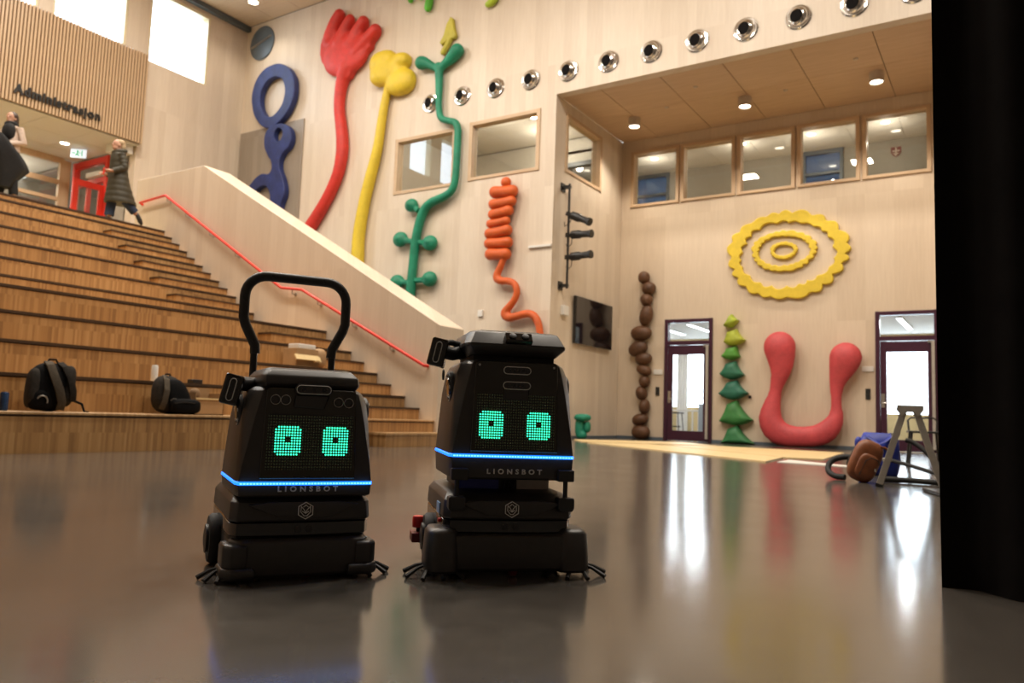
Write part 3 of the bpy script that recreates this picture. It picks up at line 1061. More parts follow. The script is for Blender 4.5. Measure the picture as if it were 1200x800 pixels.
for sx in (-0.66, 0.5):
    for sy in (-0.26, 0.26):
        MB().box(sx - 0.02, sx + 0.02, sy - 0.02, sy + 0.02, 0, 0.78).build('leg', MT['white'], t)
for k, (xa, xb) in enumerate([(-9.05, -8.7), (-7.9, -7.62)]):
    cur = MB()
    p = []
    for i in range(17):
        p.append((xa + (xb - xa) * i / 16, 23.85 + 0.03 * math.sin(i * PI / 2)))
    cur.prism(p + [(q[0], q[1] + 0.012) for q in reversed(p)], 'z', 0.05, 3.0)
    tag(cur.build('curtain', MT['white'], smooth=False), ['pale curtain at the left edge of the view through the left door', 'pale curtain in the middle of the view through the left door'][k], 'curtain')

# small plates beside the doors
for nm, x, z, w, h, m, lab, cat in (
        ('wall_plate', -7.72, 1.73, 0.24, 0.13, 'white', 'white plate above the dark switch left of the left door', 'plate'),
        ('wall_switch', -7.73, 1.24, 0.10, 0.22, 'black', 'dark switch at the left side of the left door', 'switch'),
        ('wall_plate', -2.76, 1.80, 0.24, 0.12, 'white', 'white plate above the dark switch left of the right door', 'plate'),
        ('wall_switch', -2.76, 1.24, 0.10, 0.24, 'black', 'dark switch between the pink relief and the right door', 'switch'),
        ('wall_socket', -5.37, 1.13, 0.07, 0.07, 'black', 'tiny dark socket between the green tree and the pink relief', 'socket')):
    tag(MB().box(x - w / 2, x + w / 2, Y2 - 0.03, Y2, z - h / 2, z + h / 2).build(nm, MT[m], bevel=0.006, seg=1), lab, cat)

# television and spotlight bar on the niche wall
tv = thing('television', 'black wall television showing a dim reflection', 'television', (XT, 17.36, 2.82))
MB().box(0.03, 0.10, -1.0, 1.0, -0.57, 0.57).build('bezel', MT['gloss'], tv, bevel=0.006, seg=1)
MB().box(0.10, 0.104, -0.98, 0.98, -0.545, 0.55).build('screen', MT['screentv'], tv)
MB().box(0, 0.035, -0.3, 0.3, -0.25, 0.25).build('wall_mount', MT['black'], tv)

bar = thing('lamp_bar', 'upright black pipe holding three stage spotlights at the niche corner', 'pipe', (XT + 0.004, 15.72, 0))
MB().cyl((0.18, 0, 3.45), (0.18, 0, 5.92), 0.028, 12).build('pipe', MT['black'], bar, smooth=True)
for z in (3.52, 5.85):
    MB().box(0, 0.21, -0.04, 0.04, z - 0.035, z + 0.035).box(0, 0.02, -0.1, 0.1, z - 0.1, z + 0.1).build('wall_bracket', MT['black'], bar)
sp0 = None
for z, tilt, lab in ((5.20, 24, 'top'), (4.70, 4, 'middle'), (4.18, 0, 'bottom')):
    l = 'black stage spotlight pointing right, %s one of the three on the pipe' % lab
    if sp0 is None:
        sp0 = thing('stage_spotlight', l, 'spotlight', (XT + 0.18, 15.72, z), 0, 'stage spotlights on the pipe')
        MB().lathe([(0.06, 0), (0.095, 0.02), (0.10, 0.22), (0.085, 0.26), (0.075, 0.28), (0.08, 0.50), (0.095, 0.52), (0.095, 0.57), (0.07, 0.575)], 18,
                   Matrix.Translation((0.10, 0, 0)) @ Matrix.Rotation(PI / 2, 4, 'Y')).build('barrel', MT['blackplastic'], sp0, smooth=True)
        MB().tube([(-0.03, 0, 0.0), (0.04, -0.13, -0.02), (0.28, -0.13, 0)], 0.014, 8).tube([(-0.03, 0, 0.0), (0.04, 0.13, -0.02), (0.28, 0.13, 0)], 0.014, 8).build('yoke', MT['black'], sp0, smooth=True)
        MB().box(-0.05, 0.05, -0.045, 0.045, -0.05, 0.05).build('clamp', MT['black'], sp0)
        MB().tube([(0.10, 0.03, -0.03), (0.08, 0.05, -0.2), (-0.02, 0.04, -0.3), (-0.06, 0.03, -0.2)], 0.009, 6).build('cable', MT['rubber'], sp0, smooth=True)
        c = sp0
    else:
        c = copy_tree(sp0)
        c.location.z = z
        c['label'] = l
    c.rotation_euler = (0, math.radians(tilt), math.radians(-8))

# ------------------------------------------------------------ painted reliefs on the walls
RED_PALM = [(-16.63, 10.64), (-16.59, 11.04), (-16.37, 11.29), (-15.96, 11.14), (-15.54, 10.94), (-15.07, 10.73), (-14.65, 10.58), (-14.67, 10.39), (-14.97, 10.21), (-15.24, 9.93), (-15.42, 9.67), (-15.85, 9.76), (-16.31, 10.11), (-16.54, 10.36)]
RED_F1 = [(-15.96, 11.65, 0.17), (-16.14, 11.39, 0.195), (-16.28, 11.02, 0.22)]
RED_F2 = [(-15.53, 11.41, 0.144), (-15.72, 11.14, 0.181), (-15.89, 10.77, 0.218)]
RED_F3 = [(-15.01, 11.21, 0.166), (-15.22, 10.96, 0.19), (-15.49, 10.63, 0.215)]
RED_F4 = [(-14.54, 10.85, 0.175), (-14.84, 10.63, 0.2), (-15.18, 10.36, 0.213)]
RED_STEM = [(-15.54,9.99,0.215),(-15.71,9.66,0.192),(-15.78,9.3,0.168),(-15.78,8.85,0.163),(-15.69,8.49,0.167),(-15.59,8.03,0.18),(-15.55,7.59,0.18),(-15.63,7.07,0.17),(-15.84,6.61,0.166),(-16.17,6.14,0.172),(-16.5,5.74,0.183),(-16.85,5.38,0.194),(-17.15,4.79,0.194)]
YEL_HEAD = [(-14.2,9.83,0.329),(-13.56,9.75,0.204),(-13.55,9.18,0.333),(-14.18,9.54,0.318),(-13.88,9.55,0.309)]
YEL_STEM = [(-13.94,9.22,0.114),(-14.02,8.98,0.114),(-14.14,8.36,0.126),(-14.2,7.8,0.133),(-14.26,7.39,0.144),(-14.5,6.55,0.16),(-14.64,6.01,0.161),(-14.77,5.2,0.174),(-14.77,4.64,0.183),(-14.75,4.01,0.194),(-14.75,3.55,0.194)]
GRN_STEM = [(-12.27,9.31,0.12),(-12.24,9.1,0.109),(-12.22,8.65,0.094),(-12.21,8.19,0.087),(-12.13,7.9,0.091),(-11.84,7.8,0.086),(-11.65,7.74,0.092),(-11.56,7.56,0.096),(-11.56,7.32,0.096),(-11.56,6.49,0.095),(-11.61,6.02,0.097),(-11.88,5.86,0.107),(-12.42,5.75,0.119),(-12.64,5.42,0.122),(-12.78,4.77,0.122),(-12.81,4.17,0.119),(-12.85,3.56,0.13),(-12.89,3.08,0.13)]
GRN_L = [(-12.27,9.24,0.099),(-12.53,9.41,0.099),(-12.76,9.53,0.167),(-12.85,9.54,0.178)]
GRN_R = [(-12.24,9.23,0.098),(-12.06,9.35,0.109),(-11.87,9.45,0.152),(-11.69,9.61,0.179)]
GRN_B0 = [(-12.97,5.77,0.176),(-12.84,5.68,0.074),(-12.73,5.6,0.078)]
GRN_B1 = [(-13.29,4.91,0.203),(-13.01,4.84,0.074),(-12.79,4.79,0.078)]
GRN_B2 = [(-12.31,4.73,0.197),(-12.56,4.76,0.073),(-12.77,4.79,0.078)]
GRN_B3 = [(-12.27,3.81,0.196),(-12.55,3.8,0.073),(-12.79,3.8,0.078)]
GRN_B4 = [(-13.33,3.79,0.202),(-13.05,3.77,0.074),(-12.82,3.76,0.078)]
BLUE_RING = [(-18.19,10.66),(-17.73,10.31),(-17.57,9.84),(-17.68,9.31),(-18.12,8.89),(-18.6,8.76),(-19.13,9.07),(-19.43,9.64),(-19.42,10.15),(-19.13,10.57),(-18.69,10.72)]
BLUE_RING_H = [(-18.27,10.27),(-18.03,10.0),(-18.01,9.56),(-18.24,9.23),(-18.59,9.11),(-18.92,9.35),(-19.07,9.73),(-18.99,10.06),(-18.7,10.29)]
BLUE_FIG = [(-18.25,8.82),(-17.8,8.71),(-17.59,8.43),(-17.64,8.08),(-17.94,7.85),(-18.03,7.59),(-17.81,7.07),(-17.72,6.69),(-17.85,6.35),(-17.94,5.93),(-18.34,5.98),(-18.31,6.4),(-18.42,6.84),(-18.61,7.0),(-18.92,6.96),(-19.3,6.64),(-19.5,6.79),(-19.22,7.16),(-18.83,7.38),(-18.4,7.39),(-18.39,7.7),(-18.56,7.91),(-18.76,8.32),(-18.68,8.68)]
BLUE_FIG_H = [(-18.13,8.68),(-17.99,8.56),(-17.99,8.38),(-18.13,8.28),(-18.28,8.36),(-18.33,8.53),(-18.26,8.66)]
ORG_C0 = [(-10.37,5.78,0.128),(-10.12,5.76,0.118),(-9.87,5.75,0.126)]
ORG_C1 = [(-10.4,5.49,0.112),(-10.15,5.49,0.104),(-9.89,5.51,0.111)]
ORG_C2 = [(-10.4,5.24,0.112),(-10.18,5.26,0.104),(-9.96,5.29,0.111)]
ORG_C3 = [(-10.47,5.02,0.092),(-10.24,5.03,0.085),(-10.01,5.05,0.091)]
ORG_C4 = [(-10.48,4.78,0.117),(-10.23,4.79,0.108),(-9.98,4.82,0.116)]
ORG_C5 = [(-10.48,4.54,0.117),(-10.22,4.53,0.108),(-9.95,4.53,0.115)]
ORG_C6 = [(-10.43,4.28,0.127),(-10.21,4.26,0.117),(-10.0,4.25,0.125)]
ORG_BALL = [(-10.06,5.98,0.127)]
ORG_TAIL = [(-10.06,4.16,0.085),(-10.1,4.02,0.085),(-10.21,3.84,0.091),(-10.25,3.69,0.101),(-10.13,3.62,0.095),(-9.89,3.61,0.09),(-9.71,3.53,0.084),(-9.64,3.35,0.084),(-9.7,3.16,0.084),(-9.86,2.99,0.094),(-10.0,2.84,0.11),(-9.88,2.73,0.104),(-9.62,2.77,0.094),(-9.36,2.83,0.098),(-9.16,2.77,0.097),(-9.05,2.59,0.092),(-9.0,2.37,0.087),(-8.98,2.17,0.087)]
ARW = [(-12.0,10.61),(-11.92,10.54),(-11.87,10.3),(-11.79,10.07),(-11.84,10.0),(-11.93,10.0),(-12.04,9.99),(-12.15,9.95),(-12.25,9.91),(-12.32,9.98),(-12.2,10.16),(-12.12,10.44)]
ARW_ST = [(-12.01,9.98,0.076),(-12.11,9.84,0.077),(-12.21,9.71,0.072)]
LEAF = [(-12.71,11.38,0.089),(-12.73,11.2,0.112),(-12.77,11.04,0.101)]
LEAF2 = [(-13.35,11.6,0.068),(-13.38,11.42,0.08)]
LEAF3 = [(-13.0,11.55,0.068),(-13.02,11.39,0.068)]
LEAF4 = [(-13.29,11.63,0.091),(-13.07,11.76,0.136),(-12.71,11.52,0.112)]
LIME = [(-10.6,10.81,0.105),(-10.7,10.68,0.106),(-10.85,10.63,0.074)]
STONE = [(-8.1,4.19,0.022),(-7.96,3.9,0.022),(-8.02,3.6,0.022),(-8.02,3.19,0.022),(-8.15,2.73,0.022),(-8.23,2.33,0.022),(-8.07,2.06,0.022),(-8.05,1.77,0.022),(-8.03,1.48,0.022),(-8.11,1.18,0.022),(-8.02,0.83,0.022),(-8.13,0.5,0.022),(-8.11,0.18,0.022)]
TIER0 = [(-5.82,3.14),(-5.63,2.99),(-5.85,2.81),(-6.0,2.86)]
TIER1 = [(-5.78,2.77),(-5.46,2.5),(-5.78,2.36),(-5.99,2.46)]
TIER2 = [(-5.78,2.35),(-5.59,2.1),(-5.81,2.01),(-6.05,2.11)]
TIER3 = [(-5.8,1.99),(-5.48,1.66),(-5.79,1.54),(-6.09,1.68)]
TIER4 = [(-5.77,1.53),(-5.38,1.22),(-5.76,1.05),(-6.11,1.2)]
TIER5 = [(-5.76,1.05),(-5.27,0.58),(-5.67,0.44),(-6.09,0.53)]
TIER6 = [(-5.74,0.44),(-5.23,0.03),(-5.65,-0.02),(-6.06,-0.02)]
UU = [(-4.62,2.31,0.378),(-4.58,1.99,0.317),(-4.59,1.71,0.231),(-4.67,1.45,0.168),(-4.72,1.22,0.149),(-4.8,0.92,0.217),(-4.84,0.6,0.291),(-4.68,0.33,0.297),(-4.4,0.25,0.257),(-4.15,0.25,0.241),(-3.84,0.27,0.242),(-3.6,0.37,0.259),(-3.43,0.58,0.215),(-3.37,0.78,0.161),(-3.38,0.99,0.125),(-3.38,1.28,0.136),(-3.34,1.56,0.197),(-3.24,1.85,0.315),(-3.18,2.05,0.354)]
P_RED = paint('red_relief_paint', (0.57, 0.032, 0.022), 0.18)
P_YEL = paint('yellow_relief_paint', (0.68, 0.50, 0.03), 0.12)
P_GRN = paint('green_relief_paint', (0.006, 0.205, 0.112), 0.25)
P_BLU = paint('blue_relief_paint', (0.018, 0.032, 0.14), 0.35, fleck=(0.035, 0.06, 0.25))
P_ORG = paint('orange_relief_paint', (0.58, 0.10, 0.015), 0.15)
P_LEAF = paint('leaf_green_paint', (0.10, 0.46, 0.035), 0.15)
P_LIME = paint('lime_paint', (0.36, 0.50, 0.03), 0.15)
P_ARW = paint('olive_yellow_paint', (0.48, 0.42, 0.05), 0.15)
P_PINK = paint('pink_relief_paint', (0.53, 0.062, 0.072), 0.16, fleck=(0.60, 0.17, 0.05))
P_BRN = paint('brown_stone_paint', (0.095, 0.040, 0.016), 0.4, fleck=(0.17, 0.07, 0.02))
TREES = [paint('tree_paint_%s' % n, c, 0.22, fleck=fl) for n, c, fl in (
    ('lime', (0.33, 0.42, 0.035), None), ('lime_gold', (0.36, 0.42, 0.035), (0.42, 0.26, 0.03)), ('mid', (0.07, 0.26, 0.03), None),
    ('teal', (0.02, 0.15, 0.085), (0.12, 0.20, 0.06)), ('teal_deep', (0.018, 0.14, 0.09), (0.10, 0.17, 0.05)), ('green', (0.04, 0.20, 0.05), (0.20, 0.16, 0.03)), ('green_deep', (0.03, 0.17, 0.06), (0.18, 0.14, 0.03)))]
P_TEAL = paint('teal_paint', (0.01, 0.22, 0.14), 0.2)


def clamp(o, ymax):
    for v in o.data.vertices:
        if v.co.y > ymax - 0.003:
            v.co.y = ymax - 0.003
    return o


def clamp_all(root, ymax):
    for q in [root] + list(root.children):
        if q.type == 'MESH':
            clamp(q, ymax)


def t3(L, y, fl=1.0):
    return [(p[0], y, p[1]) for p in L], [p[2] for p in L]


def smooth_path(L, k=2):
    for _ in range(k):
        if len(L) < 3:
            return L
        Q = [L[0]]
        for a, b in zip(L, L[1:]):
            Q.append(tuple(a[i] * .75 + b[i] * .25 for i in range(3)))
            Q.append(tuple(a[i] * .25 + b[i] * .75 for i in range(3)))
        Q.append(L[-1])
        L = Q
    return L


def rel(mb, L, y, n=12, flat=1.0, caps=True):
    pts, rr = t3(smooth_path(L), y)
    if len(pts) > 1:
        mb.tube(pts, rr, n)
    if caps:
        for i in (0, -1):
            mb.sq(pts[i], (rr[i], rr[i] * flat, rr[i]), 2.0, 14, 8)
    return mb


ym = Y1 - 0.14
# red hand-shaped flower
t = thing('hand_flower_relief', 'tall red relief of a stem ending in a hand with four stubby fingers', 'wall relief', (0, 0, 0))
mb = MB().prism(RED_PALM, 'y', Y1 - 0.22, Y1)
for L in (RED_F1, RED_F2, RED_F3, RED_F4):
    rel(mb, L, Y1 - 0.15)
    pts, rr = t3(L, Y1 - 0.08)
    mb.tube(pts, rr, 10)
mb.sq((-15.62, Y1 - 0.14, 10.42), (0.85, 0.20, 0.62), 2.4, 20, 12)
rel(mb, RED_STEM[:3], ym)
organic('flower_head', mb, P_RED, t, 0.04, 5)
mb = MB()
rel(mb, RED_STEM[1:], ym)
organic('stem', mb, P_RED, t, 0.045, 4)

# yellow flower
t = thing('yellow_flower_relief', 'yellow relief of a lobed blossom on a long bending stem', 'wall relief')
mb = MB()
for (x, z, r) in YEL_HEAD + [(-13.9, 9.55, 0.36)]:
    mb.sq((x, Y1 - 0.12, z), (r * 1.42, 0.24, r * 1.06), 2.4, 22, 12)
organic('blossom', mb, P_YEL, t, 0.04, 3)
mb = rel(MB(), YEL_STEM, ym)
organic('stem', mb, P_YEL, t, 0.04, 4)

# green plant
t = thing('green_plant_relief', 'green relief of a winding forked plant with round buds', 'wall relief')
mb = rel(MB(), GRN_STEM, Y1 - 0.16)
rel(mb, GRN_L, Y1 - 0.16)
rel(mb, GRN_R, Y1 - 0.16)
organic('stem', mb, P_GRN, t, 0.03, 3)
for L in (GRN_B0, GRN_B1, GRN_B2, GRN_B3, GRN_B4):
    mb = MB()
    pts, rr = t3(L, Y1 - 0.14)
    mb.tube(pts[1:], rr[1:], 10)
    mb.tube([pts[0], pts[1]], [rr[0] * 0.6, rr[1]], 10)
    mb.sq(pts[0], (rr[0] * 1.12, 0.15, rr[0]), 2.0, 18, 12)
    mb.sq((pts[0][0], pts[0][1] - 0.06, pts[0][2]), (rr[0] * 0.5, 0.13, rr[0] * 0.5), 2.0, 12, 8)
    organic('bud', mb, P_GRN, t, 0.025, 2)

# blue figure: ring on a holed body
t = thing('blue_figure_relief', 'dark blue cut-out relief of a big ring balanced on a holed figure', 'wall relief')
cutout('ring', BLUE_RING, [BLUE_RING_H], P_BLU, t, Y1 - 0.24, Y1 - 0.045, 0.03)
cutout('figure', BLUE_FIG, [BLUE_FIG_H], P_BLU, t, Y1 - 0.24, Y1 - 0.045, 0.03)

# orange coil
t = thing('orange_coil_relief', 'orange relief of seven stacked rolls with a ball on top and a winding tail', 'wall relief')
for L in (ORG_C0, ORG_C1, ORG_C2, ORG_C3, ORG_C4, ORG_C5, ORG_C6):
    mb = rel(MB(), [(p[0], p[1], p[2] * 1.16) for p in L], Y1 - 0.17)
    organic('roll', mb, P_ORG, t, 0.03, 3)
bx, bz, br = ORG_BALL[0]
MB().sq((bx, Y1 - 0.17, bz), (br, br, br), 2.0, 18, 12).build('ball', P_ORG, t, smooth=True)
mb = rel(MB(), ORG_TAIL, Y1 - 0.16)
organic('tail', mb, P_ORG, t, 0.035, 4)

# olive arrow leaf, green leaves and lime leaf near the top edge
t = thing('arrow_leaf_relief', 'small olive yellow arrow-shaped leaf relief above the green plant', 'wall relief')
cutout('leaf_blade', ARW, [], P_ARW, t, Y1 - 0.13, Y1, 0.04, False)
rel(MB(), ARW_ST, Y1 - 0.08).build('leaf_stalk', P_ARW, t, smooth=True)
t = thing('leaf_cluster_relief', 'bright green hanging leaf relief cut by the top edge of the view', 'wall relief')
for L in (LEAF, LEAF2, LEAF3, LEAF4):
    organic('leaf', rel(MB(), L, Y1 - 0.1), P_LEAF, t, 0.025, 3)
t = organic('lime_leaf_relief', rel(MB(), LIME, Y1 - 0.1), P_LIME, None, 0.025, 3)
tag(t, 'lime green leaf relief at the top edge right of the arrow leaf', 'wall relief')

# brown stones stacked against the far wall
st = thing('stone_stack_relief', 'tall brown relief of thirteen rounded stones stacked up the far wall', 'wall relief')
SR = [(22, 27, 0), (27, 27, 0), (23, 28, 0), (25, 45, 12), (42, 32, 0), (39, 32, -22), (33, 26, -8), (30, 22, 20), (21, 25, 0), (21, 30, -8), (20, 32, 4), (32, 25, -14), (36, 30, 0)]
for (x, z, s), (rx, rz, a) in zip(STONE, SR):
    k = s / 3.817 * 1.06
    Mx = Matrix.Rotation(math.radians(a), 4, 'Y')
    MB().sq((x, Y2 - 0.15, max(z, rz * k)), (rx * k * 1.12, 0.17, rz * k), 2.15, 22, 14, Mx).build('stone', P_BRN, st, smooth=True)

# tree of seven tiers
tr = thing('tree_relief', 'green tree relief of seven flared tiers, lime at the tip, right of the left door', 'wall relief')
for i, T in enumerate((TIER0, TIER1, TIER2, TIER3, TIER4, TIER5, TIER6)):
    a, r, m, l = [Vector(q) for q in T]

    def qb(p, c, q, n=6):
        return [p * (1 - s) ** 2 + c * 2 * s * (1 - s) + q * s * s for s in [k / n for k in range(n)]]
    tw = 0.03 if i == 0 else 0.11
    at, ab = a + Vector((tw, 0)), a - Vector((tw, 0))
    c1 = Vector((at.x + (r.x - at.x) * 0.32, at.y + (r.y - at.y) * 0.62))
    c2 = Vector((ab.x + (l.x - ab.x) * 0.32, ab.y + (l.y - ab.y) * 0.62))
    out = qb(at, c1, r) + qb(r, Vector((r.x * .6 + m.x * .4, m.y + (0.02 if i < 6 else 0))), m, 4) + qb(m, Vector((l.x * .6 + m.x * .4, m.y + (0.02 if i < 6 else 0))), l, 4) + qb(l, c2, ab)
    pr = [(p.x, max(p.y, 0.01)) for p in out]
    cx, cz = sum(p[0] for p in pr) / len(pr), sum(p[1] for p in pr) / len(pr)
    mb = MB()
    mb.loft([[(cx + (p[0] - cx) * s, yy, cz + (p[1] - cz) * s) for p in pr] for s, yy in ((0.97, Y2), (1.0, Y2 - 0.12), (0.93, Y2 - 0.19), (0.72, Y2 - 0.24), (0.4, Y2 - 0.265))])
    mb.build('tier', TREES[i], tr, smooth=True, angle=50)

# pink U
mb = MB()
pts, rr = t3(smooth_path(UU, 1), Y2 - 0.26)
mb.tube(pts, rr, 18, flat=(0.62, 1.0))
for i in (0, -1):
    mb.sq(pts[i], (rr[i], rr[i] * 0.62, rr[i]), 2.0, 20, 14)
u = organic('pink_horseshoe_relief', mb, P_PINK, None, 0.045, 8)
tag(u, 'big pink horseshoe-shaped relief with two bulbous ends on the far wall', 'wall relief')
zs_ = min(v.co.z for v in u.data.vertices)
u.location.z = -zs_

# yellow ripple rings
rg = thing('ripple_relief', 'yellow relief of three scalloped concentric rings on the far wall', 'wall relief')


def wavy(cx, cz, rx, rz, n, amp, ph, tilt):
    out = []
    N = n * 6
    for i in range(N):
        a = 2 * PI * i / N
        wob = 0.55 * math.sin(3 * a + 2 * ph) + 0.35 * math.sin(7 * a + ph)
        s = 1 + amp * (0.6 + 0.7 * abs(math.sin(1.3 * a + ph))) * (abs(math.sin(n * a / 2 + ph + wob)) - 0.5) + 0.022 * math.sin(3 * a + ph) + 0.014 * math.sin(5 * a + 2 * ph)
        x, z = rx * s * math.cos(a), rz * s * math.sin(a)
        ct, stt = math.cos(tilt), math.sin(tilt)
        out.append((cx + x * ct - z * stt, cz + x * stt + z * ct))
    return out


for cx, cz, rx, rz, wd, n, amp in ((-4.53, 4.53, 1.375, 1.05, 0.285, 22, 0.075), (-4.585, 4.62, 0.745, 0.49, 0.15, 22, 0.065), (-4.58, 4.63, 0.315, 0.21, 0.095, 16, 0.08)):
    cutout('ring', wavy(cx, cz, rx, rz, n, amp, 0.3, -0.03), [wavy(cx, cz, rx - wd, rz - wd * 0.92, n, amp, 1.7, -0.03)], P_YEL, rg, Y2 - 0.10, Y2, 0.025, False)

for q in list(COL.objects):
    if q.get('category') == 'wall relief':
        clamp_all(q, Y1 if min((v.co.y for c in [q] + list(q.children) if c.type == 'MESH' for v in c.data.vertices)) < Y1 else Y2)

# little teal figure on the floor by the niche wall
t = thing('teal_floor_figure', 'small teal lobed figure standing by the niche wall, half hidden by the right robot', 'figure', (-8.50, 16.25, 0))
mb = MB().sq((0, 0, 0.27), (0.11, 0.13, 0.27), 2.5).sq((0.05, 0.0, 0.10), (0.12, 0.12, 0.10), 2.5)
organic('trunk', mb, P_TEAL, t, 0.025, 3)
MB().sq((0.06, 0, 0.50), (0.18, 0.2, 0.085), 2.6).build('cap', P_TEAL, t, smooth=True)
MB().sq((0.16, 0.05, 0.29), (0.07, 0.1, 0.13), 2.6).build('arm', P_TEAL, t, smooth=True)

# ------------------------------------------------------------ black curtain
cp = []
n = 130
for i in range(n + 1):
    s = i / n
    x = -0.215 + 2.2 * s
    y = 2.90 - 0.30 * s + 0.035 * math.sin(s * 46) + 0.02 * math.sin(s * 19 + 1)
    cp.append((x, y))
mb = MB()
ring = cp + [(p[0], p[1] + 0.02) for p in reversed(cp)]
secs = []
for z in (0.001, 0.03, 0.6, 1.6, 3.0, 5.0):
    sway = 0.012 * math.sin(z * 2.0)
    secs.append([(p[0] + (0.0 if z > 0.5 else 0.004), p[1] + sway, z) for p in ring])
mb.loft(secs)
cu = mb.build('stage_curtain', MT['curtain'], smooth=True, angle=60)
tag(cu, 'heavy black stage curtain hanging in folds at the right edge', 'curtain')

# ------------------------------------------------------------ sheets on the floor
def sheet(name, pts, z0, z1, m, label, cat):
    return tag(MB().prism(pts, 'z', z0, z1).build(name, m), label, cat, None)


sheet('plywood_sheet', [(-7.10, 13.9), (-2.75, 10.45), (-2.92, 12.1), (-6.25, 14.9)], 0.0, 0.02, MT['ply'], 'largest pale plywood sheet, lying nearest on the concrete floor before the doors', 'plywood sheet')
sheet('plywood_sheet', [(-2.88, 12.2), (-2.4, 12.3), (-2.75, 16.0), (-5.2, 16.1), (-6.05, 14.95)], 0.0, 0.016, MT['ply'], 'plywood sheet lying under the pink horseshoe relief', 'plywood sheet')
sheet('plywood_sheet', [(-8.2, 15.4), (-7.45, 14.35), (-6.35, 15.1), (-5.3, 16.3), (-6.5, 17.6), (-7.6, 16.4)], 0.0, 0.018, MT['ply'], 'plywood sheet lying before the left door', 'plywood sheet')
sheet('white_sheet', [(-8.15, 13.9), (-7.75, 13.3), (-7.25, 13.45), (-7.5, 14.0)], 0.0, 0.008, MT['whiteboard'], 'small white sheet at the left corner of the plywood', 'sheet')
sheet('white_sheet', [(-2.68, 10.75), (-1.75, 10.55), (-1.75, 10.85), (-2.72, 11.6)], 0.0, 0.008, MT['whiteboard'], 'thin white sheet at the right corner of the plywood', 'sheet')
sheet('white_sheet', [(-7.15, 9.5), (-6.75, 9.2), (-6.7, 9.6), (-7.0, 9.85)], 0.0, 0.008, MT['whiteboard'], 'thin white sheet lying at the foot of the parapet', 'sheet')

# ============================================================ THE TWO CLEANING ROBOTS


def octo(fwid, hw, y0, y1, z, d=0.035, c1=0.05, bw=None, sag=0.0):
    """ring of 12 points: front edge (slightly bowed), chamfered corners, sides, back"""
    bw = hw - c1 if bw is None else bw
    fr = [(-fwid, y0 + sag), (-fwid * 0.5, y0 + sag * 0.25), (0, y0), (fwid * 0.5, y0 + sag * 0.25), (fwid, y0 + sag)]
    return [(x, y, z) for x, y in fr + [(hw, y0 + sag + d), (hw, (y0 + y1) / 2), (hw, y1 - c1), (bw, y1), (-bw, y1), (-hw, y1 - c1), (-hw, (y0 + y1) / 2), (-hw, y0 + sag + d)]]


def pill(w, h, n=6):
    r = h / 2
    out = []
    for k in range(n + 1):
        a = -PI / 2 + PI * k / n
        out.append((w / 2 - r + r * math.cos(a), r * math.sin(a)))
    for k in range(n + 1):
        a = PI / 2 + PI * k / n
        out.append((-w / 2 + r + r * math.cos(a), r * math.sin(a)))
    return out


def outline_tube(mb, pts2, y, cx, cz, r):
    mb.tube([(cx + p[0], y, cz + p[1]) for p in pts2], r, 6, closed=True)


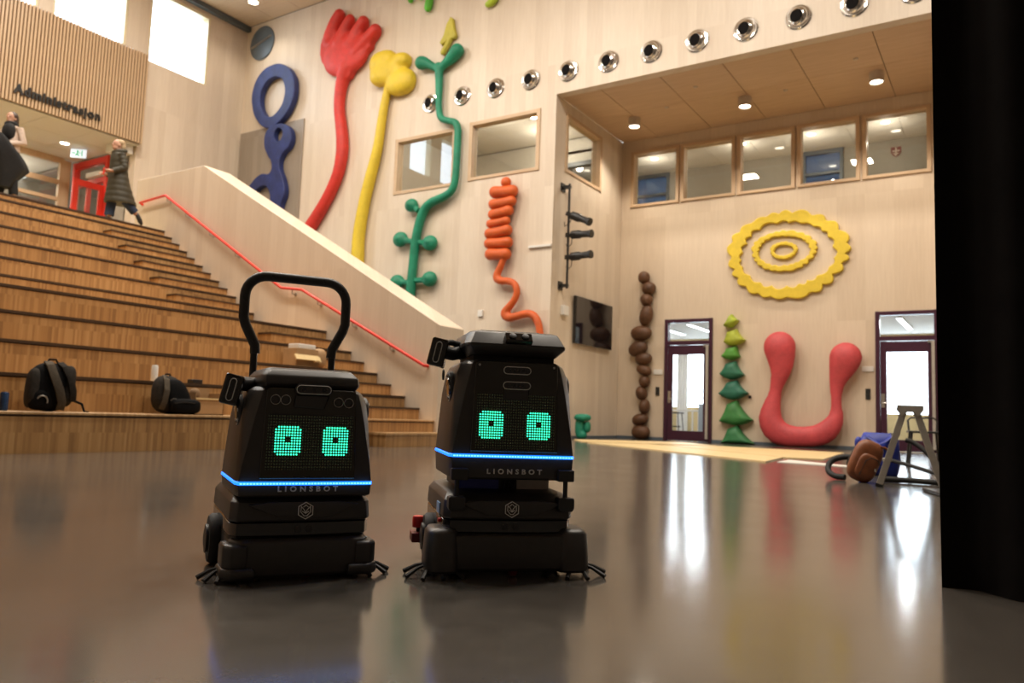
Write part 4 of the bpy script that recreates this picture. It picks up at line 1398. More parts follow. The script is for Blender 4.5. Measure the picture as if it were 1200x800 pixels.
def robot(name, label, loc, rz, big):
    root = thing(name, label, 'robot', loc, rz, 'cleaning robots')
    zl = 0.372 if big else 0.280          # height of the light strip
    ht = 0.668 if big else 0.558          # top of the head shell
    # ---- drive base
    MB().loft([octo(0.17, 0.19, 0.06, 0.56, 0.02), octo(0.185, 0.20, 0.05, 0.57, 0.06), octo(0.185, 0.20, 0.05, 0.57, 0.135)]).build('chassis', MT['blackplastic'], root, smooth=True, bevel=0.004)
    if big:
        mb = MB().loft([octo(0.165, 0.20, 0.015, 0.16, 0.022, 0.05, 0.03, sag=0.006), octo(0.17, 0.205, 0.0, 0.17, 0.03, 0.05, 0.03, sag=0.006),
                        octo(0.17, 0.205, 0.0, 0.17, 0.128, 0.05, 0.03, sag=0.006), octo(0.16, 0.19, 0.012, 0.16, 0.135, 0.05, 0.03, sag=0.006)])
        bp = mb.build('front_bumper', MT['shell'], root, smooth=True, bevel=0.004)
        for s in (-1, 1):
            cx = s * 0.205
            ring = []
            for (w, d, z) in ((0.050, 0.075, 0.018), (0.056, 0.085, 0.026), (0.0555, 0.085, 0.06), (0.050, 0.078, 0.135), (0.040, 0.066, 0.148), (0.02, 0.04, 0.150)):
                ring.append([(cx + w * math.copysign(abs(math.cos(a)) ** 0.62, math.cos(a)), 0.075 + d * math.copysign(abs(math.sin(a)) ** 0.62, math.sin(a)), z) for a in [2 * PI * k / 28 for k in range(28)]])
            MB().loft(ring).build('corner_guard', MT['shell'], bp, smooth=True, angle=50)
        brx, bry, brl = 0.225, 0.075, 0.10
    else:
        mb = MB().loft([octo(0.170, 0.198, 0.014, 0.20, 0.010, 0.04, 0.03, sag=0.010), octo(0.176, 0.204, 0.0, 0.20, 0.020, 0.04, 0.03, sag=0.010),
                        octo(0.174, 0.202, 0.0, 0.20, 0.112, 0.04, 0.03, sag=0.010), octo(0.165, 0.190, 0.012, 0.19, 0.122, 0.04, 0.03, sag=0.010)])
        bp = mb.build('front_bumper', MT['shell'], root, smooth=True, bevel=0.004)
        for s in (-1, 1):
            MB().loft([[(s * (0.187 + p[0] * k), 0.055 + p[1] * k, z) for p in [(-.03, -.05), (.012, -.055), (.032, -.03), (.034, .05), (-.03, .05)]] for k, z in ((0.95, 0.040), (1.05, 0.046), (1.05, 0.100), (0.9, 0.108))]).build('corner_guard', MT['shell'], bp, smooth=True, bevel=0.004)
            MB().loft([[(s * (0.187 + p[0] * k), 0.055 + p[1] * k, z) for p in [(-.05, -.058), (.012, -.062), (.036, -.034), (.038, .06), (-.05, .06)]] for k, z in ((0.95, 0.010), (1.08, 0.018), (1.08, 0.036), (0.95, 0.044))]).build('corner_skid', MT['shell'], bp, smooth=True, bevel=0.004)
        brx, bry, brl = 0.190, 0.085, 0.085
    zb = 0.135 if big else 0.126
    MB().loft([octo(0.182, 0.20, 0.026, 0.54, zb, sag=0.012), octo(0.186, 0.204, 0.020, 0.55, zb + 0.004, sag=0.012), octo(0.186, 0.204, 0.020, 0.55, zb + 0.038, sag=0.012), octo(0.182, 0.20, 0.028, 0.54, zb + 0.042, sag=0.012)]).build('sensor_band', MT['gloss'], root, smooth=True)
    for dx in (-0.016, 0.016):
        MB().lathe([(0.010, 0), (0.010, 0.004), (0.007, 0.005)], 16, Matrix.Translation((dx, 0.022, zb + 0.020)) @ Matrix.Rotation(PI / 2, 4, 'X')).build('range_sensor', MT['blackplastic'], root, smooth=True)
    zc = zb + 0.043
    cw = MB().loft([octo(0.184, 0.204, 0.012, 0.54, zc, sag=0.012), octo(0.188, 0.206, 0.006, 0.55, zc + 0.006, sag=0.012), octo(0.184, 0.203, 0.012, 0.55, zc + 0.055, sag=0.012),
                    octo(0.165, 0.188, 0.055, 0.53, zc + 0.076, sag=0.012), octo(0.145, 0.165, 0.11, 0.50, zc + 0.084, sag=0.012)])
    cowl = cw.build('cowl', MT['shell'], root, smooth=True, bevel=0.003, angle=25)
    # raised centre field of the cowl
    MB().prism([(-0.07, zc + 0.012), (0.07, zc + 0.012), (0.16, zc + 0.05), (0.10, zc + 0.058), (-0.10, zc + 0.058), (-0.16, zc + 0.05)], 'y', 0.001, 0.03).build('cowl_ridge', MT['shell'], cowl, smooth=True, bevel=0.003)
    # emblem: six-sided badge with a stylised lion face
    hz = zc + 0.033
    em = MB()
    R = 0.024
    hexp = [(R * math.sin(2 * PI * k / 6) * 0.98, R * math.cos(2 * PI * k / 6)) for k in range(6)]

    def bar2(p, q, w):
        dx, dz = q[0] - p[0], q[1] - p[1]
        L = math.hypot(dx, dz)
        em.cbox(((p[0] + q[0]) / 2, -0.0015, hz + (p[1] + q[1]) / 2), (L + w * .6, 0.004, w), (0, -math.atan2(dz, dx), 0))
    for k in range(6):
        bar2(hexp[k], hexp[(k + 1) % 6], 0.0022)
    for p, q in (((-0.013, 0.012), (-0.004, 0.002)), ((0.013, 0.012), (0.004, 0.002)), ((-0.004, 0.002), (0, -0.008)), ((0.004, 0.002), (0, -0.008)),
                 ((-0.013, 0.012), (-0.014, -0.004)), ((0.013, 0.012), (0.014, -0.004)), ((-0.014, -0.004), (-0.004, -0.015)), ((0.014, -0.004), (0.004, -0.015)),
                 ((-0.004, -0.015), (0.004, -0.015)), ((-0.009, -0.002), (0, -0.008)), ((0.009, -0.002), (0, -0.008)), ((0, 0.016), (-0.007, 0.010)), ((0, 0.016), (0.007, 0.010))):
        bar2(p, q, 0.0018)
    em.build('emblem', MT['silver'], cowl)
    # wheels, caster
    for s in (-1, 1):
        wh = MB().lathe([(0.03, -0.022), (0.070, -0.022), (0.078, -0.012), (0.078, 0.012), (0.070, 0.022), (0.03, 0.022)], 28,
                        Matrix.Translation((s * 0.210, 0.34, 0.079)) @ Matrix.Rotation(PI / 2, 4, 'Y')).build('wheel', MT['rubber'], root, smooth=True)
        MB().lathe([(0.045, 0), (0.045, 0.008), (0.02, 0.012)], 20, Matrix.Translation((s * 0.232, 0.34, 0.079)) @ Matrix.Rotation(s * PI / 2, 4, 'Y')).build('hub', MT['blackplastic'], wh, smooth=True)
    MB().lathe([(0.016, -0.012), (0.020, -0.008), (0.020, 0.008), (0.016, 0.012)], 18, Matrix.Translation((0.02, 0.05, 0.0205)) @ Matrix.Rotation(PI / 2, 4, 'Y')).build('front_caster', MT['darkred'], root, smooth=True)
    # side brushes
    rnd = random.Random(3 if big else 5)
    for s in (-1, 1):
        sb = MB().lathe([(0.025, 0.018), (0.035, 0.03), (0.03, 0.045), (0.012, 0.05)], 16, Matrix.Translation((s * brx, bry, 0))).build('side_brush', MT['blackplastic'], root, smooth=True)
        for k in range(9):
            a = (k / 9) * 2 * PI + rnd.uniform(-0.15, 0.15)
            d = Vector((math.cos(a), math.sin(a)))
            L = brl * rnd.uniform(0.92, 1.1)
            c = Vector((s * brx, bry))
            pts = []
            for tt, zz in ((0.25, 0.036), (0.6, 0.027), (1.0, 0.006)):
                q = c + d * L * tt
                pts.append((q.x, q.y, zz))
            MB().tube(pts, [0.004, 0.0055, 0.0075], 7).build('bristle', MT['bristle'], sb, smooth=True)
    # ---- neck
    zn0, zn1 = zc + 0.07, zl - (0.045 if big else 0.012)
    MB().box(-0.15, 0.15, 0.13, 0.42, zn0, zn1).build('neck', MT['blackplastic'], root, bevel=0.006)
    if big:
        MB().box(-0.148, -0.02, 0.122, 0.131, zn0 + 0.002, zn1 - 0.002).build('strip_reflection', simple('blue_strip_reflection', (0.01, 0.03, 0.30), 0.4), root)  # blue reflection of the light strip, painted as a flat sheet
        MB().box(0.04, 0.147, 0.122, 0.131, zn0 + 0.002, zn1 - 0.002).build('background_reflection', MT['lampbody'], root)  # pale reflection of the background, put in as a coloured plate
        for dx in (-0.005, 0.008, 0.021):
            MB().tube([(dx, 0.12, zn0), (dx + 0.004, 0.105, (zn0 + zn1) / 2), (dx, 0.12, zn1)], 0.005, 8).build('hose', MT['rubber'], root, smooth=True)
        for s in (-1, 1):
            up_ = MB().box(s * 0.168 - 0.026, s * 0.168 + 0.026, -0.014, 0.035, 0.298, 0.334).build('lift_clamp', MT['blackplastic'], root, bevel=0.004)
            MB().cyl((s * 0.172, 0.012, 0.24), (s * 0.172, 0.012, 0.30), 0.0075, 12).build('lift_rod', MT['black'], up_, smooth=True)
            MB().loft([[(s * 0.172 + p[0] * k, 0.012 + p[1] * k, z) for p in [(-.026, -.02), (.026, -.02), (.026, .03), (-.026, .03)]] for k, z in ((0.8, 0.205), (1.0, 0.215), (1.0, 0.243), (0.9, 0.248))]).build('lift_foot', MT['blackplastic'], up_, bevel=0.003)
    else:
        for dx in (-0.02, 0.0, 0.02):
            MB().tube([(dx, 0.125, zn0 - 0.01), (dx, 0.10, zn0 + 0.01), (dx, 0.11, zn1 + 0.01)], 0.006, 8).build('hose', MT['rubber'], root, smooth=True)
    # ---- chin below the light strip
    zch = zl - (0.072 if big else 0.040)
    MB().loft([octo(0.180, 0.188, 0.012, 0.40, zch, sag=0.004), octo(0.190, 0.197, 0.002, 0.41, zch + 0.006, sag=0.004), octo(0.192, 0.200, 0.0, 0.42, zl - 0.005, sag=0.004)]).build('chin', MT['shell'], root, smooth=True, bevel=0.002)
    me = text_mesh('LIONSBOT', 0.174, 0.0160, 0.003, bold=0.03, track=1.75)
    me.materials.clear()
    me.materials.append(MT['print'])
    me.transform(Matrix.Translation((0.004, -0.001, 0.326 if big else 0.2645)) @ Matrix.Rotation(PI / 2, 4, 'X'))
    link('maker_lettering', me, root)
    # ---- light strip round front and sides
    MB().loft([octo(0.190, 0.199, -0.001, 0.42, zl - 0.005, sag=0.003), octo(0.193, 0.2015, -0.004, 0.422, zl - 0.003, sag=0.003), octo(0.193, 0.2015, -0.004, 0.422, zl + 0.003, sag=0.003), octo(0.190, 0.199, -0.001, 0.42, zl + 0.005, sag=0.003)]).build('light_strip', MT['blueled'], root, smooth=True)
    dm = MB()
    for k in range(42):
        x = -0.186 + 0.372 * k / 41
        dm.box(x - 0.003, x + 0.003, -0.0062, -0.003, zl - 0.002, zl + 0.002)
    dd = dm.build('diode_row', MT['bluecore'], root)
    dd['kind'] = 'stuff'
    # ---- head shell
    hz_ = ht - zl
    top_f, top_h = 0.140, 0.158
    MB().loft([octo(0.192, 0.200, 0.0, 0.42, zl + 0.005, sag=0.003), octo(0.186, 0.1975, 0.0, 0.415, zl + 0.05, 0.04, sag=0.002),
               octo(0.160, 0.188, 0.0, 0.40, zl + hz_ * 0.66, 0.055, sag=0), octo(0.147, 0.180, 0.001, 0.385, zl + hz_ * 0.86, 0.06, sag=0), octo(top_f, 0.168, 0.006, 0.375, ht - 0.012, 0.06, sag=0), octo(top_f - 0.01, 0.152, 0.02, 0.36, ht, 0.05, sag=0)]).build('head_shell', MT['shell'], root, smooth=True, bevel=0.003, angle=22)
    # ---- face screen
    s0, s1 = zl + 0.014, ht - 0.003
    wb_, wt = 0.138, 0.131
    MB().prism([(-wb_, s0), (wb_, s0), (wt, s1 - 0.006), (wt - 0.01, s1), (-wt + 0.01, s1), (-wt, s1 - 0.006)], 'y', -0.006, 0.02).build('face_screen', MT['screen'], root, bevel=0.002, seg=1)
    g0, g1 = (s0 + 0.010, s0 + 0.178) if big else (s0 + 0.026, s0 + 0.186)
    sc = MB().prism([(-0.124, g0), (0.126, g0), (0.124, g1), (-0.122, g1)], 'y', -0.0075, -0.005).build('diode_screen', MT['ledgrid'], root)
    ez = 0.468 if big else 0.4035
    for s, ex in ((-1, -0.0645), (1, 0.0740)) if not big else ((-1, -0.0765), (1, 0.0740)):
        eb = MB()
        for i in range(10):
            for j in range(11):
                if min(i, 9 - i) + min(j, 10 - j) < 1 or (i in (4, 5) and j in (5, 6)):
                    continue
                x, z = ex + (i - 4.5) * 0.0077, ez + (j - 5) * 0.0079
                eb.cyl((x, -0.0095, z), (x, -0.006, z), 0.0025, 8)
        e = eb.build('eye', MT['led'], root)
        e['kind'] = 'stuff'
    if big:
        for zz in (0.638, 0.591):
            p = pill(0.086, 0.022)
            sl = MB().prism([(q[0], zz + q[1]) for q in p], 'y', -0.012, -0.004).build('sensor_slot', MT['gloss'], root)
            ob = MB()
            outline_tube(ob, p, -0.011, 0, zz, 0.0016)
            ob.build('slot_rim', MT['print'], sl, smooth=True)
            for dx in (-0.022, -0.008, 0.006, 0.02):
                MB().lathe([(0.004, 0), (0.004, 0.002)], 10, Matrix.Translation((dx, -0.012, zz)) @ Matrix.Rotation(PI / 2, 4, 'X')).build('lens', MT['blackplastic'], sl)
        for dx in (-0.119, 0.119):
            MB().lathe([(0.004, 0), (0.0035, 0.003)], 12, Matrix.Translation((dx, -0.006, 0.652)) @ Matrix.Rotation(PI / 2, 4, 'X')).build('screw', MT['steel'], root, smooth=True)
        MB().box(-0.040, 0.040, -0.010, -0.004, 0.545, 0.585).build('camera_hood', MT['gloss'], root, bevel=0.004)
    else:
        cb = MB().prism([(q[0], 0.553 + q[1]) for q in pill(0.112, 0.032)], 'y', -0.022, 0.0).build('camera_bar', MT['gloss'], root, bevel=0.003)
        ob = MB()
        outline_tube(ob, pill(0.10, 0.024), -0.0225, 0, 0.553, 0.0011)
        ob.build('bar_rim', MT['print'], cb, smooth=True)
        for dx in (-0.03, 0.0, 0.03):
            MB().lathe([(0.006, 0), (0.005, 0.002)], 12, Matrix.Translation((dx, -0.0225, 0.553)) @ Matrix.Rotation(PI / 2, 4, 'X')).build('lens', MT['blackplastic'], cb)
        MB().prism([(-0.055, 0.500), (0.035, 0.495), (0.05, 0.538), (-0.05, 0.538)], 'y', -0.014, -0.004).build('camera_hood', MT['gloss'], root, bevel=0.004)
        for dx, zz in ((-0.106, 0.521), (-0.077, 0.521), (0.077, 0.519), (0.108, 0.518)):
            cm_ = MB().lathe([(0.014, 0), (0.014, 0.005), (0.010, 0.006), (0.009, 0.003)], 20, Matrix.Translation((dx, -0.005, zz)) @ Matrix.Rotation(PI / 2, 4, 'X')).build('camera', MT['gloss'], root, smooth=True)
            ob = MB()
            ob.tube([(dx + 0.0138 * math.cos(2 * PI * k / 20), -0.010, zz + 0.0138 * math.sin(2 * PI * k / 20)) for k in range(20)], 0.0009, 6, closed=True)
            ob.build('lens_rim', MT['steel'], cm_, smooth=True)
    # vent slots under the screen
    for dx in (-0.022, 0.022):
        MB().box(dx - 0.018, dx + 0.018, -0.0085, -0.004, s0 + 0.002, s0 + 0.009).build('menu_key', MT['gloss'], root)
    # ---- lid
    if big:
        secs = [octo(0.128, 0.138, 0.022, 0.36, 0.684, 0.04, sag=0), octo(0.152, 0.164, -0.012, 0.38, 0.712, 0.04, sag=0), octo(0.150, 0.164, -0.010, 0.38, 0.720, 0.04, sag=0), octo(0.132, 0.148, 0.020, 0.36, 0.758, 0.04, sag=0), octo(0.120, 0.135, 0.045, 0.34, 0.764, 0.04, sag=0)]
        lid = MB().loft(secs).build('lid', MT['shell'], root, smooth=True, bevel=0.004, angle=20)
        MB().box(-0.13, 0.13, 0.04, 0.34, 0.664, 0.690).build('lid_gasket', MT['rubber'], root)
        Mx = Matrix.Translation((0.002, -0.004, 0.738)) @ Matrix.Rotation(math.radians(-40), 4, 'X')
        cam_b = MB().box(-0.043, 0.043, -0.010, 0.012, -0.018, 0.018, Mx).build('lid_camera', MT['gloss'], lid, bevel=0.004)
        for dx in (-0.02, 0.02):
            MB().lathe([(0.011, 0), (0.011, 0.004), (0.008, 0.005)], 16, Mx @ Matrix.Translation((dx, -0.010, 0)) @ Matrix.Rotation(PI / 2, 4, 'X')).build('lens', MT['blackplastic'], cam_b, smooth=True)
        MB().box(-0.10, 0.10, 0.12, 0.30, 0.763, 0.774).build('lid_plate', MT['blackplastic'], lid, bevel=0.003)
        lx, lz = -0.238, 0.690
        MB().tube([(-0.15, 0.16, 0.700), (-0.19, 0.12, 0.690), (-0.225, 0.10, 0.695)], 0.022, 12).build('sensor_arm', MT['blackplastic'], root, smooth=True)
        MB().tube([(-0.14, 0.18, 0.722), (-0.19, 0.13, 0.727), (-0.235, 0.10, 0.722)], 0.010, 10).build('sensor_cable', MT['rubber'], root, smooth=True)
    else:
        secs = [octo(0.130, 0.140, 0.012, 0.34, 0.556, 0.03, sag=0), octo(0.136, 0.147, -0.004, 0.36, 0.570, 0.03, sag=0), octo(0.134, 0.145, 0.000, 0.36, 0.592, 0.03, sag=0), octo(0.118, 0.130, 0.02, 0.34, 0.611, 0.04, sag=0), octo(0.108, 0.12, 0.04, 0.32, 0.616, 0.04, sag=0)]
        lid = MB().loft(secs).build('lid', MT['shell'], root, smooth=True, bevel=0.004, angle=20)
        lx, lz = -0.216, 0.546
        MB().tube([(-0.14, 0.16, 0.565), (-0.18, 0.13, 0.565), (-0.215, 0.11, 0.56)], 0.022, 12).build('sensor_arm', MT['blackplastic'], root, smooth=True)
    # side range finder: tilted box with a rounded slot
    Mb = Matrix.Translation((lx, 0.09, lz)) @ Euler((0, math.radians(12), math.radians(-12))).to_matrix().to_4x4()
    lb = MB().box(-0.027, 0.027, -0.02, 0.05, -0.045, 0.045, Mb).build('range_finder', MT['gloss'], root, bevel=0.007)
    om = MB()
    om.tube([Mb @ Vector((q[1] * 1.0, -0.0215, q[0])) for q in pill(0.066, 0.018)], 0.0014, 6, closed=True)
    om.build('slot_rim', MT['print'], lb, smooth=True)
    # round dials on the sides of the head
    ze = 0.583 if big else 0.488
    for s in (-1, 1):
        Md = Matrix.Translation((s * 0.186, 0.13, ze)) @ Matrix.Rotation(s * PI / 2, 4, 'Y') @ Matrix.Rotation(s * 0.10, 4, 'Y')
        dl = MB().lathe([(0.052, -0.006), (0.052, 0.004), (0.046, 0.010), (0.036, 0.008), (0.034, 0.004)], 30, Md).build('side_dial', MT['blackplastic'], root, smooth=True)
        MB().lathe([(0.034, 0.006), (0.030, 0.012), (0.012, 0.013)], 24, Md).build('dial_cap', MT['gloss'], dl, smooth=True)
        for k in range(8):
            a = 2 * PI * k / 8
            MB().cbox((0, 0, 0), (0.006, 0.010, 0.003)).build('dial_mark', MT['print'], dl).matrix_local = Md @ Matrix.Translation((0.042 * math.cos(a), 0.042 * math.sin(a), 0.010)) @ Matrix.Rotation(a, 4, 'Z')
    # ---- extras
    if big:
        cl = MB().box(-0.27, -0.215, 0.36, 0.44, 0.052, 0.085).build('squeegee_clamp', MT['darkred'], root, bevel=0.004)
        MB().lathe([(0.020, 0.10), (0.021, 0.104), (0.021, 0.132), (0.018, 0.138), (0.006, 0.140)], 20, Matrix.Translation((-0.245, 0.40, 0))).build('knob', MT['redpaint'], cl, smooth=True)
        MB().cyl((-0.245, 0.40, 0.08), (-0.245, 0.40, 0.102), 0.007, 10).build('knob_stem', MT['black'], cl, smooth=True)
        MB().tube([(-0.235, 0.355, 0.072), (-0.195, 0.33, 0.10)], 0.003, 8).build('lever', MT['steel'], cl, smooth=True)
        MB().box(-0.215, -0.18, 0.385, 0.415, 0.057, 0.08).build('squeegee_arm', MT['black'], cl)
        MB().box(-0.2085, -0.2045, 0.13, 0.20, zc + 0.002, zc + 0.036).build('sticker', simple('pale_blue_sticker', (0.22, 0.42, 0.68), 0.4), cowl)
        MB().lathe([(0.007, 0), (0.007, 0.008), (0.005, 0.010)], 14, Matrix.Translation((-0.205, 0.10, zb + 0.03)) @ Matrix.Rotation(-PI / 2, 4, 'Y')).build('side_button', MT['redpaint'], root, smooth=True)
        ro = MB()
        ro.tube([(-0.192, 0.30 + 0.016 * math.cos(2 * PI * k / 16), 0.63 + 0.016 * math.sin(2 * PI * k / 16)) for k in range(16)], 0.003, 6, closed=True)
        ro.build('cable_loop', MT['rubber'], root, smooth=True)
    else:
        yh = 0.34
        for s in (-1, 1):
            MB().tube([(s * 0.128, yh, 0.53), (s * 0.128, yh, 0.705)], 0.0115, 10).build('handle_post', MT['black'], root, smooth=True)

        def arc(c, r, a0, a1, n=7):
            return [(c[0] + r * math.cos(a0 + (a1 - a0) * k / n), yh, c[1] + r * math.sin(a0 + (a1 - a0) * k / n)) for k in range(n + 1)]
        hp = [(-0.125, yh, 0.672), (-0.127, yh, 0.700), (-0.160, yh, 0.765), (-0.168, yh, 0.79)]
        hp += arc((-0.098, 0.862), 0.070, PI, PI / 2)
        hp += arc((0.098, 0.862), 0.070, PI / 2, 0)
        hp += [(0.168, yh, 0.79), (0.160, yh, 0.765), (0.127, yh, 0.700), (0.125, yh, 0.672)]
        gp = MB().tube(hp, 0.0165, 12).build('handle_grip', MT['blackplastic'], root, smooth=True, angle=60)
        for (x, z) in ((-0.085, 0.932), (0.085, 0.932), (-0.150, 0.905), (0.150, 0.905), (-0.168, 0.845), (0.168, 0.845), (-0.135, 0.715), (0.135, 0.715)):
            MB().lathe([(0.0055, 0.012), (0.0055, 0.018), (0.003, 0.0185)], 10, Matrix.Translation((x, yh, z)) @ Matrix.Rotation(PI / 2, 4, 'X')).build('screw', MT['black'], gp, smooth=True)
    return root


robot('cleaning_robot', 'black cleaning robot with a tall loop handle and green diode eyes, the left one', (-1.751, 1.641, 0), math.radians(58.5), False)
robot('cleaning_robot', 'black cleaning robot with a flat lid, raised head and red rear knob, the right one', (-1.312, 2.072, 0), math.radians(44.8), True)

# ============================================================ THINGS ON THE STEPS
Z1, Z3, Z5 = ST[1][1], ST[3][1], ST[5][1]
F_GREY = simple('grey_pack_cloth', (0.030, 0.026, 0.022), 0.85, var=0.25, scale=30, spec=0.1)
F_DARK = simple('black_pack_cloth', (0.0045, 0.0045, 0.005), 0.8, var=0.3, scale=30, spec=0.12)
F_STRAP = simple('taupe_strap', (0.078, 0.064, 0.048), 0.85, var=0.2, scale=40, spec=0.1)


def strap(mb, pts, w, th):
    """flat ribbon along pts, wide across local y"""
    pts = [Vector(p) for p in pts]
    rings = []
    for i, p in enumerate(pts):
        a, b = pts[max(i - 1, 0)], pts[min(i + 1, len(pts) - 1)]
        t = (b - a).normalized()
        side = Vector((0, 1, 0))
        side = (side - t * side.dot(t)).normalized()
        nn = t.cross(side)
        rings.append([p + side * w / 2 + nn * th / 2, p - side * w / 2 + nn * th / 2, p - side * w / 2 - nn * th / 2, p + side * w / 2 - nn * th / 2])
    return mb.loft(rings)


# front of both packs looks along local +x
bp1 = thing('backpack', 'dark grey backpack showing its padded taupe shoulder straps, left on the lowest seat', 'backpack', (-7.83, 3.97, Z1), math.radians(-12), 'backpacks on the lowest seat')
Mx = Matrix.Rotation(math.radians(-9), 4, 'Y') @ Matrix.Rotation(math.radians(-5), 4, 'X')
MB().sq((0, 0, 0.235), (0.13, 0.20, 0.235), 2.4, 28, 18, Mx).build('pack_body', F_DARK, bp1, smooth=True)
MB().sq((0.03, -0.15, 0.22), (0.10, 0.055, 0.19), 3.0, 18, 12, Mx).build('side_panel', F_GREY, bp1, smooth=True)
MB().sq((0.02, 0.15, 0.25), (0.10, 0.06, 0.20), 3.0, 18, 12, Mx).build('side_panel', F_GREY, bp1, smooth=True)
m1 = MB()
strap(m1, [(0.02, -0.035, 0.475), (0.10, -0.03, 0.44), (0.155, 0.0, 0.33), (0.165, 0.05, 0.20), (0.15, 0.08, 0.09), (0.13, 0.07, 0.02)], 0.075, 0.022)
m1.build('shoulder_strap', F_STRAP, bp1, smooth=True, bevel=0.005)
m1 = MB()
strap(m1, [(0.02, 0.07, 0.472), (0.09, 0.10, 0.43), (0.135, 0.145, 0.32), (0.135, 0.175, 0.2), (0.12, 0.18, 0.10)], 0.06, 0.02)
m1.build('shoulder_strap', F_GREY, bp1, smooth=True, bevel=0.005)
MB().sq((0.09, -0.09, 0.11), (0.055, 0.11, 0.10), 3.0, 18, 12).build('front_pocket', F_DARK, bp1, smooth=True)
MB().tube([(0.155, -0.09 + 0.045 * math.cos(a), 0.10 + 0.05 * math.sin(a)) for a in [k * PI / 9 - 0.4 for k in range(10)]], 0.007, 8).build('key_ring', MT['steel'], bp1, smooth=True)
MB().tube([(0.10, 0.20, 0.11), (0.14, 0.26, 0.08), (0.15, 0.28, 0.012), (0.16, 0.32, 0.008)], [0.012, 0.012, 0.010, 0.006], 8).build('loose_strap', F_DARK, bp1, smooth=True)
MB().tube([(0.0, -0.04, 0.46), (0.0, -0.02, 0.50), (0.0, 0.04, 0.50), (0.0, 0.06, 0.46)], 0.010, 8).build('carry_loop', F_DARK, bp1, smooth=True)

def lean(mb):
    mb.v = [(x - 0.18 * z, y * (1 - 0.42 * max(z, 0) / 0.42) - 0.06 * z / 0.42, z) for x, y, z in mb.v]
    return mb


bp2 = thing('backpack', 'dark backpack with a bulging zipped front pocket, on the lowest seat beside the cardboard box', 'backpack', (-7.83, 5.31, Z1), math.radians(-8), 'backpacks on the lowest seat')
Mx = Matrix.Rotation(math.radians(-10), 4, 'Y') @ Matrix.Rotation(math.radians(-9), 4, 'X')
lean(MB().sq((-0.01, 0.0, 0.212), (0.13, 0.235, 0.212), 2.8, 28, 18)).build('pack_body', F_GREY, bp2, smooth=True)
lean(MB().sq((0.08, 0.06, 0.21), (0.07, 0.17, 0.18), 2.8, 24, 14)).build('front_panel', F_DARK, bp2, smooth=True)
MB().sq((0.12, 0.07, 0.09), (0.085, 0.17, 0.085), 3.2, 24, 14).build('front_pocket', F_DARK, bp2, smooth=True)
MB().tube([(0.185, -0.08, 0.12), (0.205, 0.02, 0.135), (0.205, 0.12, 0.13), (0.17, 0.22, 0.115)], 0.005, 8).build('zip', F_GREY, bp2, smooth=True)
MB().tube([(0.14, -0.10, 0.15), (0.155, -0.08, 0.17), (0.165, -0.05, 0.165)], 0.006, 6).build('zip_pull', MT['steel'], bp2, smooth=True)
m1 = MB()
strap(m1, [(-0.06, -0.09, 0.42), (0.03, -0.11, 0.37), (0.10, -0.13, 0.26), (0.11, -0.15, 0.14), (0.08, -0.17, 0.05)], 0.06, 0.02)
m1.build('shoulder_strap', F_STRAP, bp2, smooth=True, bevel=0.005)
MB().tube([(-0.08, -0.09, 0.41), (-0.08, -0.07, 0.44), (-0.08, -0.03, 0.44), (-0.08, -0.01, 0.41)], 0.010, 8).build('carry_loop', F_DARK, bp2, smooth=True)


def can(name, label, cat, loc, r, h, m):
    t = thing(name, label, cat, loc)
    MB().lathe([(r * 0.8, 0), (r, 0.008), (r, h - 0.015), (r * 0.82, h - 0.003), (r * 0.78, h)], 20).build('can_body', m, t, smooth=True)
    MB().lathe([(r * 0.74, h - 0.004), (r * 0.72, h + 0.002)], 16).build('can_lid', MT['chrome'], t)
    return t


can('drink_can', 'dark blue drink can on the lowest seat at the left edge', 'can', (-7.72, 3.53, Z1), 0.036, 0.17, simple('blue_can', (0.02, 0.05, 0.13), 0.3, 0.4, var=0.4, scale=18))
can('drink_can', 'orange and dark drink can half cut by the left edge', 'can', (-7.70, 3.44, Z1), 0.036, 0.16, simple('orange_can', (0.35, 0.16, 0.02), 0.35, 0.3, var=0.6, scale=14))
can('drink_can', 'tall slim white drink can standing on the second seat behind the backpack', 'can', (-8.30, 5.36, Z3), 0.036, 0.185, MT['white'])
tag(MB().sq((-8.26, 5.46, Z3 + 0.022), (0.03, 0.05, 0.022), 2.5, 12, 8).build('paper_wad', MT['white'], smooth=True), 'crumpled white paper beside the tall white can', 'paper')
tag(MB().box(-8.32, -8.20, 5.80, 5.93, Z3, Z3 + 0.05).build('black_case', MT['black'], bevel=0.008), 'small black case on the second seat right of the backpack', 'case')
CARD = simple('cardboard', (0.40, 0.245, 0.115), 0.75, var=0.1)
CARDI = simple('cardboard_inside', (0.24, 0.145, 0.07), 0.8, var=0.1)
t = thing('cardboard_box', 'open cardboard box on the lowest seat right of the second backpack', 'box', (-7.93, 5.745, Z1), 0)
mb = MB().box(-0.14, -0.132, -0.19, 0.19, 0, 0.31).box(0.132, 0.14, -0.19, 0.19, 0, 0.19).box(-0.14, 0.14, -0.19, -0.182, 0, 0.25).box(-0.14, 0.14, 0.182, 0.19, 0, 0.25).box(-0.14, 0.14, -0.19, 0.19, 0, 0.01)
mb.build('carton', CARD, t)
MB().cbox((0.145, 0, 0.183), (0.012, 0.38, 0.02)).build('front_flap', MT['ply'], t)
MB().sq((0.02, -0.12, 0.23), (0.06, 0.05, 0.07), 2.5, 12, 8).build('paper_filling', CARDI, t, smooth=True)

